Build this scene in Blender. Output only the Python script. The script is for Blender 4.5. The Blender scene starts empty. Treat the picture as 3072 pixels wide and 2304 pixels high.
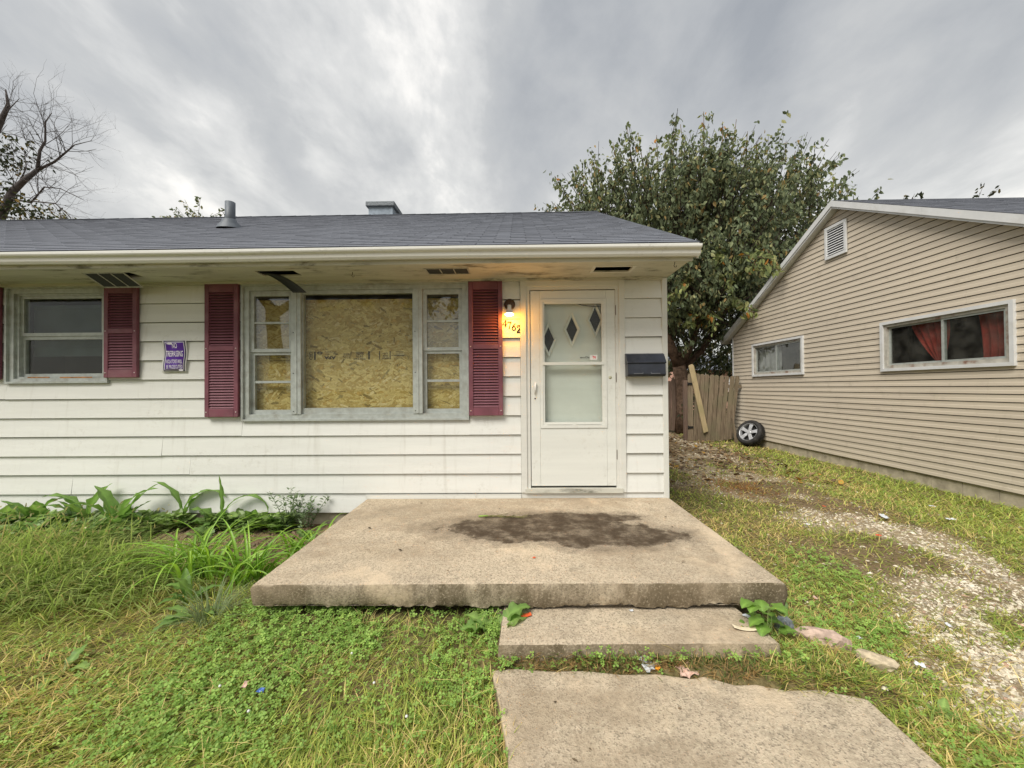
import bpy, math, random
import numpy as np
from mathutils import Matrix, Vector

# ------------------------------------------------------------------ scene, camera, world, light
SC = bpy.context.scene
COL = SC.collection
RNG = np.random.default_rng(7)
random.seed(5)

CAM_POS = Vector((0.0, 0.0, 1.45))
YAW, PITCH, ROLL = .0155, .010, .0078
cam_d = bpy.data.cameras.new('camera')
cam_d.sensor_width = 36.0
cam_d.lens = 13.524
cam_d.clip_start = .05
cam_d.clip_end = 2000
cam = bpy.data.objects.new('camera', cam_d)
COL.objects.link(cam)
_f = Vector((-math.sin(YAW)*math.cos(PITCH), math.cos(YAW)*math.cos(PITCH), math.sin(PITCH)))
_r0 = Vector((math.cos(YAW), math.sin(YAW), 0)); _u0 = _r0.cross(_f)
_r = _r0*math.cos(ROLL) - _u0*math.sin(ROLL); _u = _u0*math.cos(ROLL) + _r0*math.sin(ROLL)
M = Matrix((( _r.x, _u.x, -_f.x, CAM_POS.x), (_r.y, _u.y, -_f.y, CAM_POS.y), (_r.z, _u.z, -_f.z, CAM_POS.z), (0, 0, 0, 1)))
cam.matrix_world = M
SC.camera = cam

SC.render.engine = 'CYCLES'
SC.cycles.use_denoising = True
SC.cycles.max_bounces = 5
SC.cycles.diffuse_bounces = 3
SC.cycles.glossy_bounces = 3
SC.cycles.transmission_bounces = 3
SC.cycles.transparent_max_bounces = 10
SC.cycles.caustics_reflective = False
SC.cycles.caustics_refractive = False
SC.view_settings.view_transform = 'Standard'
SC.view_settings.look = 'None'
SC.view_settings.gamma = 1.0
SC.view_settings.use_curve_mapping = False
SC.view_settings.exposure = 1.5

SUN_EL, SUN_AZ = 50.0, 218.0      # degrees; azimuth measured from +Y towards +X
sun_d = bpy.data.lights.new('sun', 'SUN')
sun_d.energy = 1.5
sun_d.angle = math.radians(32)
sun_d.color = (1.0, .95, .86)
sun = bpy.data.objects.new('sun', sun_d)
COL.objects.link(sun)
_az, _el = math.radians(SUN_AZ), math.radians(SUN_EL)
_sd = Vector((math.sin(_az)*math.cos(_el), math.cos(_az)*math.cos(_el), math.sin(_el)))
sun.rotation_euler = _sd.to_track_quat('Z', 'Y').to_euler()
sun.location = _sd*40

world = bpy.data.worlds.new('World')
SC.world = world
world.use_nodes = True
nt = world.node_tree
nt.nodes.clear()
def wn(t, **kw):
    n = nt.nodes.new(t)
    for k, v in kw.items(): setattr(n, k, v)
    return n
def wl(a, b): nt.links.new(a, b)
w_out = wn('ShaderNodeOutputWorld'); w_bg = wn('ShaderNodeBackground'); wl(w_bg.outputs[0], w_out.inputs[0])
w_bg.inputs['Strength'].default_value = .093
w_sky = wn('ShaderNodeTexSky'); w_sky.sky_type = 'NISHITA'; w_sky.sun_disc = False
w_sky.sun_elevation = math.radians(SUN_EL); w_sky.sun_rotation = math.radians(SUN_AZ)
w_tc = wn('ShaderNodeTexCoord'); w_sep = wn('ShaderNodeSeparateXYZ'); wl(w_tc.outputs['Generated'], w_sep.inputs[0])
w_mx = wn('ShaderNodeMath', operation='MAXIMUM'); wl(w_sep.outputs[2], w_mx.inputs[0]); w_mx.inputs[1].default_value = 0.0
w_ad = wn('ShaderNodeMath', operation='ADD'); wl(w_mx.outputs[0], w_ad.inputs[0]); w_ad.inputs[1].default_value = .26
w_dx = wn('ShaderNodeMath', operation='DIVIDE'); wl(w_sep.outputs[0], w_dx.inputs[0]); wl(w_ad.outputs[0], w_dx.inputs[1])
w_dy = wn('ShaderNodeMath', operation='DIVIDE'); wl(w_sep.outputs[1], w_dy.inputs[0]); wl(w_ad.outputs[0], w_dy.inputs[1])
w_cb = wn('ShaderNodeCombineXYZ'); wl(w_dx.outputs[0], w_cb.inputs[0]); wl(w_dy.outputs[0], w_cb.inputs[1])
w_mp = wn('ShaderNodeMapping'); wl(w_cb.outputs[0], w_mp.inputs[0])
w_mp.inputs['Rotation'].default_value = (0, 0, math.radians(-6)); w_mp.inputs['Scale'].default_value = (1.15, .85, 1); w_mp.inputs['Location'].default_value = (1.9, 3.3, 0)
w_n1 = wn('ShaderNodeTexNoise'); wl(w_mp.outputs[0], w_n1.inputs['Vector'])
w_n1.inputs['Scale'].default_value = 1.0; w_n1.inputs['Detail'].default_value = 8; w_n1.inputs['Roughness'].default_value = .50; w_n1.inputs['Distortion'].default_value = .25
w_rp = wn('ShaderNodeValToRGB'); 
w_mp2 = wn('ShaderNodeMapping'); wl(w_cb.outputs[0], w_mp2.inputs[0]); w_mp2.inputs['Rotation'].default_value = (0, 0, math.radians(-14)); w_mp2.inputs['Scale'].default_value = (2.0, 1.25, 1); w_mp2.inputs['Location'].default_value = (.4, 7.1, 0)
w_n2 = wn('ShaderNodeTexNoise'); wl(w_mp2.outputs[0], w_n2.inputs['Vector']); w_n2.inputs['Scale'].default_value = 1.7; w_n2.inputs['Detail'].default_value = 9; w_n2.inputs['Roughness'].default_value = .58; w_n2.inputs['Distortion'].default_value = .2
w_nm = wn('ShaderNodeMath', operation='MULTIPLY'); wl(w_n2.outputs[0], w_nm.inputs[0]); w_nm.inputs[1].default_value = .45
w_nn = wn('ShaderNodeMath', operation='MULTIPLY_ADD'); wl(w_n1.outputs[0], w_nn.inputs[0]); w_nn.inputs[1].default_value = .75; wl(w_nm.outputs[0], w_nn.inputs[2])
w_ns = wn('ShaderNodeMath', operation='SUBTRACT'); wl(w_nn.outputs[0], w_ns.inputs[0]); w_ns.inputs[1].default_value = .09
wl(w_ns.outputs[0], w_rp.inputs[0])
e = w_rp.color_ramp.elements
e[0].position = .34; e[0].color = (1.22, 1.32, 1.47, 1)
e[1].position = .66; e[1].color = (5.4, 5.2, 4.9, 1)
for p_, c_ in ((.43, (1.70, 1.78, 1.88, 1)), (.50, (2.10, 2.15, 2.19, 1)), (.57, (3.05, 3.05, 3.0, 1))):
    q = e.new(p_); q.color = c_
# the paler veil of cloud near the horizon
w_h = wn('ShaderNodeMath', operation='MULTIPLY'); wl(w_mx.outputs[0], w_h.inputs[0]); w_h.inputs[1].default_value = -3.0
w_he = wn('ShaderNodeMath', operation='EXPONENT'); wl(w_h.outputs[0], w_he.inputs[0])
w_hm = wn('ShaderNodeMath', operation='MULTIPLY'); wl(w_he.outputs[0], w_hm.inputs[0]); w_hm.inputs[1].default_value = .95
w_mix = wn('ShaderNodeMix', data_type='RGBA'); wl(w_hm.outputs[0], w_mix.inputs[0]); wl(w_rp.outputs[0], w_mix.inputs[6]); w_mix.inputs[7].default_value = (3.1, 3.0, 2.7, 1)
w_mix2 = wn('ShaderNodeMix', data_type='RGBA'); w_mix2.inputs[0].default_value = .06; wl(w_mix.outputs[2], w_mix2.inputs[6]); wl(w_sky.outputs[0], w_mix2.inputs[7])
wl(w_mix2.outputs[2], w_bg.inputs['Color'])

# ------------------------------------------------------------------ helpers: objects
WL = {}
def _link(o, parent):
    COL.objects.link(o)
    if parent is not None:
        o.parent = parent
        o.matrix_parent_inverse = Matrix.Translation(-WL[parent.name])
    return o
def thing(name, label, cat, loc=(0, 0, 0), group=None, parent=None):
    o = bpy.data.objects.new(name, None); o.empty_display_size = .1
    _link(o, parent); o.location = loc; WL[o.name] = Vector(loc)
    if label: o['label'] = label
    if cat: o['category'] = cat
    if group: o['group'] = group
    return o
def tag(o, label=None, cat=None, group=None, kind=None):
    if label: o['label'] = label
    if cat: o['category'] = cat
    if group: o['group'] = group
    if kind: o['kind'] = kind
    return o
def mobj(name, me, mat, parent=None, loc=None):
    o = bpy.data.objects.new(name, me)
    if mat is not None and not me.materials: me.materials.append(mat)
    _link(o, parent)
    if loc is not None: o.location = loc
    WL[o.name] = Vector(o.location)
    return o

class MB:
    def __init__(s): s.v = []; s.f = []; s.sm = []
    def add(s, vs, fs, smooth=False):
        b = len(s.v); s.v += [tuple(p) for p in vs]
        s.f += [tuple(b+i for i in f) for f in fs]; s.sm += [smooth]*len(fs); return s
    def box(s, x0, x1, y0, y1, z0, z1):
        vs = [(x, y, z) for z in (z0, z1) for y in (y0, y1) for x in (x0, x1)]
        return s.add(vs, [(0, 2, 3, 1), (4, 5, 7, 6), (0, 1, 5, 4), (2, 6, 7, 3), (0, 4, 6, 2), (1, 3, 7, 5)])
    def prism(s, poly, axis, a0, a1):
        """poly: list of 2D points; axis: 'x','y','z' extrusion"""
        n = len(poly)
        def P(p, a): return {'x': (a, p[0], p[1]), 'y': (p[0], a, p[1]), 'z': (p[0], p[1], a)}[axis]
        vs = [P(p, a0) for p in poly] + [P(p, a1) for p in poly]
        fs = [tuple(range(n))[::-1], tuple(range(n, 2*n))] + [(i, (i+1) % n, n+(i+1) % n, n+i) for i in range(n)]
        return s.add(vs, fs)
    def tube(s, pts, rad, n=8, smooth=True, cap=True):
        pts = [Vector(p) for p in pts]
        if not hasattr(rad, '__len__'): rad = [rad]*len(pts)
        vs, fs = [], []
        up = Vector((0, 0, 1))
        prev = None
        for i, p in enumerate(pts):
            d = (pts[min(i+1, len(pts)-1)] - pts[max(i-1, 0)])
            d = d.normalized() if d.length > 1e-9 else Vector((0, 0, 1))
            if prev is None:
                a = d.cross(up if abs(d.z) < .95 else Vector((1, 0, 0))).normalized()
            else:
                a = (prev - d*prev.dot(d))
                a = a.normalized() if a.length > 1e-6 else d.orthogonal().normalized()
            prev = a; b = d.cross(a)
            for k in range(n):
                t = 2*math.pi*k/n
                vs.append(p + (a*math.cos(t) + b*math.sin(t))*rad[i])
        for i in range(len(pts)-1):
            for k in range(n):
                fs.append((i*n+k, i*n+(k+1) % n, (i+1)*n+(k+1) % n, (i+1)*n+k))
        if cap:
            fs.append(tuple(range(n))[::-1]); fs.append(tuple((len(pts)-1)*n+k for k in range(n)))
        return s.add(vs, fs, smooth)
    def lathe(s, prof, n=24, mat=None, smooth=True):
        """prof: (r, z) pairs around local z; mat: Matrix to world"""
        vs, fs = [], []
        for r, z in prof:
            for k in range(n):
                t = 2*math.pi*k/n
                v = Vector((r*math.cos(t), r*math.sin(t), z)); vs.append(mat @ v if mat else v)
        for i in range(len(prof)-1):
            for k in range(n):
                fs.append((i*n+k, i*n+(k+1) % n, (i+1)*n+(k+1) % n, (i+1)*n+k))
        return s.add(vs, fs, smooth)
    def mesh(s, name):
        me = bpy.data.meshes.new(name)
        me.from_pydata(s.v, [], s.f)
        me.polygons.foreach_set('use_smooth', s.sm)
        me.update(); return me
    def build(s, name, mat, parent=None, loc=None):
        return mobj(name, s.mesh(name), mat, parent, loc)

def bevel(o, w=.006, seg=2):
    m = o.modifiers.new('bevel', 'BEVEL'); m.width = w; m.segments = seg; m.limit_method = 'ANGLE'; return o

def np_mesh(name, V, faces_t, cols=None, smooth=False):
    """V (N,k,3); faces_t: list of template index tuples; cols (N,3) or (N,k,3)"""
    N, k, _ = V.shape
    me = bpy.data.meshes.new(name)
    me.vertices.add(N*k); me.vertices.foreach_set('co', V.reshape(-1).astype(np.float32))
    loops = np.concatenate([np.array(f) for f in faces_t]); L = len(loops)
    li = (loops[None, :] + (np.arange(N)*k)[:, None]).reshape(-1).astype(np.int32)
    sizes = np.array([len(f) for f in faces_t]); starts = np.concatenate([[0], np.cumsum(sizes)[:-1]])
    ls = (starts[None, :] + (np.arange(N)*L)[:, None]).reshape(-1).astype(np.int32)
    me.loops.add(N*L); me.loops.foreach_set('vertex_index', li)
    me.polygons.add(N*len(faces_t)); me.polygons.foreach_set('loop_start', ls)
    me.polygons.foreach_set('loop_total', np.tile(sizes, N).astype(np.int32))
    me.polygons.foreach_set('use_smooth', np.full(N*len(faces_t), smooth))
    if cols is not None:
        at = me.color_attributes.new('Col', 'FLOAT_COLOR', 'POINT')
        if cols.ndim == 2: cols = np.repeat(cols[:, None, :], k, 1)
        c4 = np.ones((N*k, 4), np.float32); c4[:, :3] = cols.reshape(-1, 3)
        at.data.foreach_set('color', c4.reshape(-1))
    me.update(calc_edges=True); me.validate()
    return me

def frames(axis, roll):
    """local x = axis (N,3); returns (N,3,3) columns x,y,z with random roll"""
    x = axis/np.linalg.norm(axis, axis=1, keepdims=True)
    ref = np.where(np.abs(x[:, 2:3]) > .92, np.array([[1., 0, 0]]), np.array([[0, 0, 1.]]))
    y = np.cross(ref, x); y /= np.linalg.norm(y, axis=1, keepdims=True)
    z = np.cross(x, y)
    c, s_ = np.cos(roll)[:, None], np.sin(roll)[:, None]
    return np.stack([x, y*c+z*s_, z*c-y*s_], 2)
def scatter(name, T, faces, pos, fr, scale, cols, mat, parent=None, smooth=False):
    T = np.asarray(T, float)
    sc = np.asarray(scale, float)
    if sc.ndim == 1: sc = sc[:, None]*np.ones((1, 3))
    V = pos[:, None, :] + np.einsum('nij,nkj->nki', fr, T[None]*sc[:, None, :])
    return mobj(name, np_mesh(name, V, faces, cols, smooth), mat, parent)

_vn = {}
def vnoise(x, y, scale, seed):
    """smooth value noise 0..1"""
    if seed not in _vn: _vn[seed] = np.random.default_rng(1000+seed).random((128, 128))
    g = _vn[seed]; x = np.asarray(x)*scale+37.3; y = np.asarray(y)*scale+51.7
    xi = np.floor(x).astype(int); yi = np.floor(y).astype(int); fx = x-xi; fy = y-yi
    fx = fx*fx*(3-2*fx); fy = fy*fy*(3-2*fy); a = lambda i, j: g[(xi+i) % 128, (yi+j) % 128]
    return (a(0, 0)*(1-fx)+a(1, 0)*fx)*(1-fy) + (a(0, 1)*(1-fx)+a(1, 1)*fx)*fy
def fbm(x, y, scale, seed): return (vnoise(x, y, scale, seed)*4 + vnoise(x, y, scale*2.1, seed+1)*2 + vnoise(x, y, scale*4.3, seed+2))/7
def sstep(a, b, x):
    t = np.clip((np.asarray(x, float)-a)/(b-a), 0, 1); return t*t*(3-2*t)
def lin(r, g, b):
    f = lambda c: (c/255/12.92) if c <= 10 else ((c/255+.055)/1.055)**2.4
    return (f(r), f(g), f(b))

# ------------------------------------------------------------------ helpers: materials
class NM:
    def __init__(s, name, rough=.7, spec=.4, metal=0.0):
        s.m = bpy.data.materials.new(name); s.m.use_nodes = True; s.t = s.m.node_tree
        s.b = s.t.nodes['Principled BSDF']; s.b.inputs['Roughness'].default_value = rough
        s.b.inputs['Specular IOR Level'].default_value = spec; s.b.inputs['Metallic'].default_value = metal
        s.tc = s.n('ShaderNodeTexCoord')
    def n(s, t, **kw):
        x = s.t.nodes.new(t)
        for k, v in kw.items(): setattr(x, k, v)
        return x
    def l(s, a, b): s.t.links.new(a, b)
    def _in(s, sock, v):
        if hasattr(v, 'default_value') or hasattr(v, 'links'): s.l(v, sock)
        elif isinstance(v, (tuple, list)) and len(v) == 3 and sock.type == 'RGBA': sock.default_value = (*v, 1)
        else: sock.default_value = v
    def co(s, scale=(1, 1, 1), rot=(0, 0, 0), loc=(0, 0, 0)):
        m = s.n('ShaderNodeMapping'); s.l(s.tc.outputs['Object'], m.inputs[0])
        m.inputs['Scale'].default_value = scale; m.inputs['Rotation'].default_value = rot; m.inputs['Location'].default_value = loc
        return m.outputs[0]
    def noise(s, scale, vec=None, detail=5, rough=.55, dist=0):
        x = s.n('ShaderNodeTexNoise'); s.l(vec or s.tc.outputs['Object'], x.inputs['Vector'])
        x.inputs['Scale'].default_value = scale; x.inputs['Detail'].default_value = detail; x.inputs['Roughness'].default_value = rough; x.inputs['Distortion'].default_value = dist
        return x.outputs[0]
    def vor(s, scale, vec=None, out='Distance', feature='F1', rnd=1.0):
        x = s.n('ShaderNodeTexVoronoi', feature=feature); s.l(vec or s.tc.outputs['Object'], x.inputs['Vector'])
        x.inputs['Scale'].default_value = scale; x.inputs['Randomness'].default_value = rnd
        return x.outputs[out]
    def math(s, op, a, b=0.0, clamp=False):
        x = s.n('ShaderNodeMath', operation=op); x.use_clamp = clamp; s._in(x.inputs[0], a); s._in(x.inputs[1], b); return x.outputs[0]
    def rng(s, v, a, b, c=0.0, d=1.0):
        x = s.n('ShaderNodeMapRange'); x.interpolation_type = 'SMOOTHSTEP'
        for i, q in enumerate((v, a, b, c, d)): s._in(x.inputs[i], q)
        return x.outputs[0]
    def mix(s, f, a, b, mode='MIX'):
        x = s.n('ShaderNodeMix', data_type='RGBA', blend_type=mode); s._in(x.inputs[0], f); s._in(x.inputs[6], a); s._in(x.inputs[7], b); return x.outputs[2]
    def attr(s, name='Col'):
        x = s.n('ShaderNodeAttribute'); x.attribute_name = name; return x.outputs['Color']
    def rand(s):
        x = s.n('ShaderNodeObjectInfo'); return x.outputs['Random']
    def color(s, v): s._in(s.b.inputs['Base Color'], v); return s
    def rough(s, v): s._in(s.b.inputs['Roughness'], v); return s
    def bump(s, h, strength=.3, dist=.01, prev=None):
        x = s.n('ShaderNodeBump'); x.inputs['Strength'].default_value = strength; x.inputs['Distance'].default_value = dist
        s.l(h, x.inputs['Height'])
        if prev is not None: s.l(prev, x.inputs['Normal'])
        s.l(x.outputs[0], s.b.inputs['Normal']); return x.outputs[0]

MATS = {}
def paint(name, c, grime=(.30, .27, .20), amt=.35, grain=True, rough=.55, spec=.35, streak=False):
    m = NM(name, rough, spec)
    big = m.rng(m.noise(1.7), .42, .75)
    fine = m.rng(m.noise(26, m.co((1, 1, 1)), 6, .65), .50, .78)
    g = m.math('MULTIPLY', big, fine)
    g = m.math('MULTIPLY', g, amt)
    base = m.mix(m.rng(m.noise(2.3, m.co((.5, 1, 6))), .3, .7), tuple(x*.94 for x in c), c)
    v = m.mix(g, base, grime)
    sp = m.rng(m.vor(13), .0, .045, 1, 0)
    sp = m.math('MULTIPLY', sp, m.rng(m.noise(3.1), .52, .60))
    v = m.mix(m.math('MULTIPLY', sp, .55), v, (.12, .10, .08))
    if streak:
        st = m.rng(m.noise(1.0, m.co((14, 14, .7)), 4), .55, .80)
        v = m.mix(m.math('MULTIPLY', st, .22), v, grime)
    if grain: v = m.mix(m.math('MULTIPLY', m.rand(), .16), v, m.mix(.5, v, (.42, .40, .34)))
    m.color(v)
    if grain:
        h = m.noise(9, m.co((.9, 1, 24)), 6, .6, .6)
        m.bump(h, .35, .006)
    return m.m
def plain(name, c, rough=.6, spec=.4, metal=0., var=.12, scale=14, bump=0., bscale=80, grime=None, gamt=.4, gscale=5):
    m = NM(name, rough, spec, metal)
    v = m.mix(m.rng(m.noise(scale), .3, .7), tuple(x*(1-var) for x in c), tuple(min(1, x*(1+var)) for x in c))
    if grime: v = m.mix(m.math('MULTIPLY', m.rng(m.noise(gscale, None, 7, .62), .48, .72), gamt), v, grime)
    m.color(v)
    if bump: m.bump(m.noise(bscale), bump, .004)
    return m.m

M_SIDING = paint('siding_paint', (.70, .705, .675), amt=.5, streak=True)
M_TRIM = paint('trim_paint', (.63, .63, .59), amt=.55, grain=False)
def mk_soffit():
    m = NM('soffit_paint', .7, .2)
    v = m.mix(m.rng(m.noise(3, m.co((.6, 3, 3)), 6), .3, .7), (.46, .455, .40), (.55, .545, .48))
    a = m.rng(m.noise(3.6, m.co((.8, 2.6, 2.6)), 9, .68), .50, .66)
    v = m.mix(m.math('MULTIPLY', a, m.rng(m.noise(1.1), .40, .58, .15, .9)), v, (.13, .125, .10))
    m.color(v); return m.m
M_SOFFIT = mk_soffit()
M_GUTTER = paint('gutter_paint', (.64, .64, .605), grime=(.22, .20, .16), amt=.5, grain=False, rough=.4)
M_DOOR = paint('door_paint', (.68, .69, .65), amt=.45, grain=False, rough=.42)
M_INNER = paint('inner_door_paint', (.74, .75, .70), amt=.3, grain=False, rough=.5)
M_ALU = plain('aluminium', (.42, .45, .43), .45, .5, .25, .10, 20, .1, 60, (.22, .20, .16), .55, 6)
M_SHUTTER = plain('shutter_paint', (.155, .046, .066), .6, .5, 0, .18, 6, .08, 90, (.22, .11, .125), .6, 4)
M_SCREW = plain('screw_metal', (.55, .45, .46), .4, .5, .3)
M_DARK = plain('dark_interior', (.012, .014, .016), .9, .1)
M_SHADE = plain('window_shade', (.055, .075, .072), .8, .2, 0, .15, 5)
M_SCREEN = plain('vent_screen', (.045, .05, .055), .8, .2, 0, .3, 300)
M_VENTFRAME = plain('vent_frame_metal', (.42, .42, .38), .5, .4, .2, .15, 20, 0, 0, (.12, .1, .08), .6, 30)
M_NAVY = plain('mailbox_metal', (.020, .024, .036), .32, .6, .15, .25, 9, .04, 40, (.05, .055, .07), .5, 8)
M_BLACK = plain('black_print', (.012, .012, .013), .6, .3)
M_BROWN = plain('bronze_metal', (.075, .04, .025), .42, .5, .3)
M_WHITEPLASTIC = plain('white_plastic', (.70, .70, .68), .4, .4, 0, .04)
M_PURPLE = plain('purple_print', (.085, .012, .30), .45, .45, 0, .15, 20)
M_NAVYPRINT = plain('navy_print', (.018, .012, .085), .45, .45)
M_WHITEPRINT = plain('white_print', (.82, .80, .86), .5, .3, 0, .03)
M_DOGRED = plain('pink_red_print', (.62, .10, .12), .5, .3)
M_RED = plain('red_plastic', (.62, .10, .03), .5, .4)
M_ORANGE_TRASH = plain('orange_trash', (.72, .33, .04), .5, .4)
M_PAPER = plain('paper', (.58, .60, .63), .8, .2, 0, .12, 60)
M_PINKPAPER = plain('pink_paper', (.55, .38, .31), .8, .2, 0, .25, 40)
M_CARD = plain('cardboard', (.66, .58, .42), .8, .2, 0, .08, 20)
M_BLUECAP = plain('blue_plastic', (.06, .14, .42), .4, .5)
M_BLUEBIN = plain('blue_drum_plastic', (.02, .055, .33), .4, .5)
M_YELLOW = plain('yellow_paint', (.62, .60, .18), .6, .3)
M_PINKWALL = plain('pink_wall', (.55, .33, .26), .8, .2, 0, .1, 3)
M_PIPE = plain('grey_pipe', (.10, .115, .135), .55, .4, .1, .15, 8)
M_CHIM = plain('grey_blue_block', (.27, .32, .38), .8, .3, 0, .2, 9, .25, 60)
M_CURTAIN = plain('red_curtain', (.24, .035, .026), .9, .1, 0, .25, 8)
M_NETCURTAIN = plain('net_curtain', (.30, .30, .29), .9, .1, 0, .15, 8)
M_WHITETRIM = plain('white_trim', (.62, .63, .64), .45, .4, 0, .05, 5, 0, 0, (.4, .38, .33), .3, 4)
M_RUST = plain('rusty_sash', (.44, .42, .37), .6, .35, .1, .15, 12, .1, 60, (.17, .055, .022), .9, 7)
M_FOUND = plain('foundation_block', (.42, .37, .28), .9, .2, 0, .22, 6, .4, 70, (.15, .12, .085), .5, 4)
M_TYRE = plain('tyre_rubber', (.022, .021, .021), .75, .35, 0, .3, 20, .2, 60, (.09, .08, .065), .5, 9)
M_RIM = plain('alloy_rim', (.50, .51, .53), .35, .5, .35, .06)
M_HUBDARK = plain('brake_dark', (.02, .02, .02), .7, .3)
M_BARK = plain('bark', (.115, .075, .052), .9, .15, 0, .45, 9, .7, 30)
M_BARKG = plain('grey_bark', (.085, .075, .075), .9, .15, 0, .3, 9, .6, 30)
M_CUTWOOD = plain('cut_wood', (.55, .42, .25), .8, .2)
M_ROCK = plain('grey_rock', (.20, .22, .24), .85, .25, 0, .4, 40, .5, 60)
M_PINKSTONE = plain('pink_stone', (.44, .33, .27), .9, .2, 0, .25, 35, .6, 70, (.25, .2, .15), .5, 12)
M_TANSTONE = plain('tan_stone', (.44, .37, .26), .9, .2, 0, .25, 35, .6, 70, (.25, .2, .15), .5, 12)

def bulb():
    m = bpy.data.materials.new('lit_bulb_glass'); m.use_nodes = True; b = m.node_tree.nodes['Principled BSDF']
    b.inputs['Base Color'].default_value = (1, .8, .4, 1); b.inputs['Emission Color'].default_value = (1, .72, .22, 1); b.inputs['Emission Strength'].default_value = 9
    return m
M_BULB = bulb()

def glass(name, refl=1.0, dust=.05, tint=(.93, .95, .94)):
    m = bpy.data.materials.new(name); m.use_nodes = True; t = m.node_tree; t.nodes.clear()
    N = lambda k: t.nodes.new(k)
    out = N('ShaderNodeOutputMaterial'); tr = N('ShaderNodeBsdfTransparent'); gl = N('ShaderNodeBsdfGlossy'); df = N('ShaderNodeBsdfDiffuse')
    tr.inputs[0].default_value = (*tint, 1); gl.inputs['Roughness'].default_value = .015; df.inputs[0].default_value = (.55, .53, .47, 1)
    lw = N('ShaderNodeLayerWeight'); lw.inputs[0].default_value = .5
    pw = N('ShaderNodeMath'); pw.operation = 'POWER'; t.links.new(lw.outputs['Facing'], pw.inputs[0]); pw.inputs[1].default_value = 4.0
    fr = N('ShaderNodeMath'); fr.operation = 'MULTIPLY_ADD'; t.links.new(pw.outputs[0], fr.inputs[0]); fr.inputs[1].default_value = .9; fr.inputs[2].default_value = .045
    mu = N('ShaderNodeMath'); mu.operation = 'MULTIPLY'; mu.use_clamp = True; t.links.new(fr.outputs[0], mu.inputs[0]); mu.inputs[1].default_value = refl
    m1 = N('ShaderNodeMixShader'); t.links.new(mu.outputs[0], m1.inputs[0]); t.links.new(tr.outputs[0], m1.inputs[1]); t.links.new(gl.outputs[0], m1.inputs[2])
    tc = N('ShaderNodeTexCoord'); nz = N('ShaderNodeTexNoise'); t.links.new(tc.outputs['Object'], nz.inputs['Vector']); nz.inputs['Scale'].default_value = 5; nz.inputs['Detail'].default_value = 8
    rg = N('ShaderNodeMapRange'); t.links.new(nz.outputs[0], rg.inputs[0]); rg.inputs[1].default_value = .35; rg.inputs[2].default_value = .8; rg.inputs[3].default_value = dust*.3; rg.inputs[4].default_value = dust*2.2
    m2 = N('ShaderNodeMixShader'); t.links.new(rg.outputs[0], m2.inputs[0]); t.links.new(m1.outputs[0], m2.inputs[1]); t.links.new(df.outputs[0], m2.inputs[2])
    nb = N('ShaderNodeBump'); nb.inputs['Strength'].default_value = .06; nb.inputs['Distance'].default_value = .01
    nz2 = N('ShaderNodeTexNoise'); t.links.new(tc.outputs['Object'], nz2.inputs['Vector']); nz2.inputs['Scale'].default_value = 3.5; nz2.inputs['Detail'].default_value = 1
    t.links.new(nz2.outputs[0], nb.inputs['Height']); t.links.new(nb.outputs[0], gl.inputs['Normal'])
    t.links.new(m2.outputs[0], out.inputs[0])
    return m
M_GLASS = glass('window_glass', .55, .012)
M_GLASSSIDE = glass('side_sash_glass', 1.7, .02)
M_GLASSCLEAR = glass('picture_glass', .42, .010)
M_GLASSDOOR = glass('storm_door_glass', .3, .02)
M_GLASSN = glass('neighbour_glass', 1.1, .03)

def mk_shingle():
    m = NM('asphalt_shingle', .95, .12)
    r = m.rand()
    base = m.mix(r, (.155, .168, .20), (.172, .186, .22))
    v = m.mix(m.rng(m.noise(420, None, 2), .40, .70), m.mix(.35, base, (.03, .03, .035)), m.mix(.35, base, (.26, .27, .30)))
    v = m.mix(m.math('MULTIPLY', m.rng(m.noise(2.2), .5, .75), .35), v, (.10, .10, .105))
    m.color(v); m.bump(m.noise(260, None, 3), .6, .004); return m.m
M_SHINGLE = mk_shingle()

def mk_vinyl():
    m = NM('tan_vinyl', .5, .35)
    v = m.mix(m.rng(m.noise(1.6, m.co((1, .35, 3))), .3, .7), (.53, .465, .375), (.58, .51, .41))
    g = m.math('MULTIPLY', m.rng(m.noise(5, None, 7, .65), .52, .8), .35)
    v = m.mix(g, v, (.24, .20, .15)); v = m.mix(m.math('MULTIPLY', m.rand(), .22), v, m.mix(.5, v, (.30, .26, .21))); m.color(v); m.bump(m.noise(14, m.co((1, .5, 30)), 4), .12, .004); return m.m
M_VINYL = mk_vinyl()

def mk_wood(name, a, b, moss):
    m = NM(name, .85, .2)
    n = m.noise(5, m.co((9, 9, .6)), 7, .6, .4)
    v = m.mix(m.rng(n, .3, .7), a, b)
    v = m.mix(m.math('MULTIPLY', m.rng(m.noise(2.4), .45, .7), .55), v, moss)
    kn = m.rng(m.vor(3.2, m.co((2.2, 2.2, .8))), .02, .09, 1, 0)
    v = m.mix(m.math('MULTIPLY', kn, .6), v, (.05, .035, .025))
    v = m.mix(m.math('MULTIPLY', m.rand(), .35), v, m.mix(.5, v, (.36, .29, .20)))
    m.color(v); m.bump(n, .5, .006); return m.m
M_PICKET = mk_wood('weathered_picket', (.115, .085, .058), (.25, .195, .135), (.15, .145, .085))
M_PICKETD = mk_wood('dark_weathered_picket', (.105, .065, .052), (.20, .135, .105), (.14, .10, .085))
M_PLANK = mk_wood('pale_plank', (.36, .28, .16), (.50, .40, .235), (.30, .27, .13))

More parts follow.
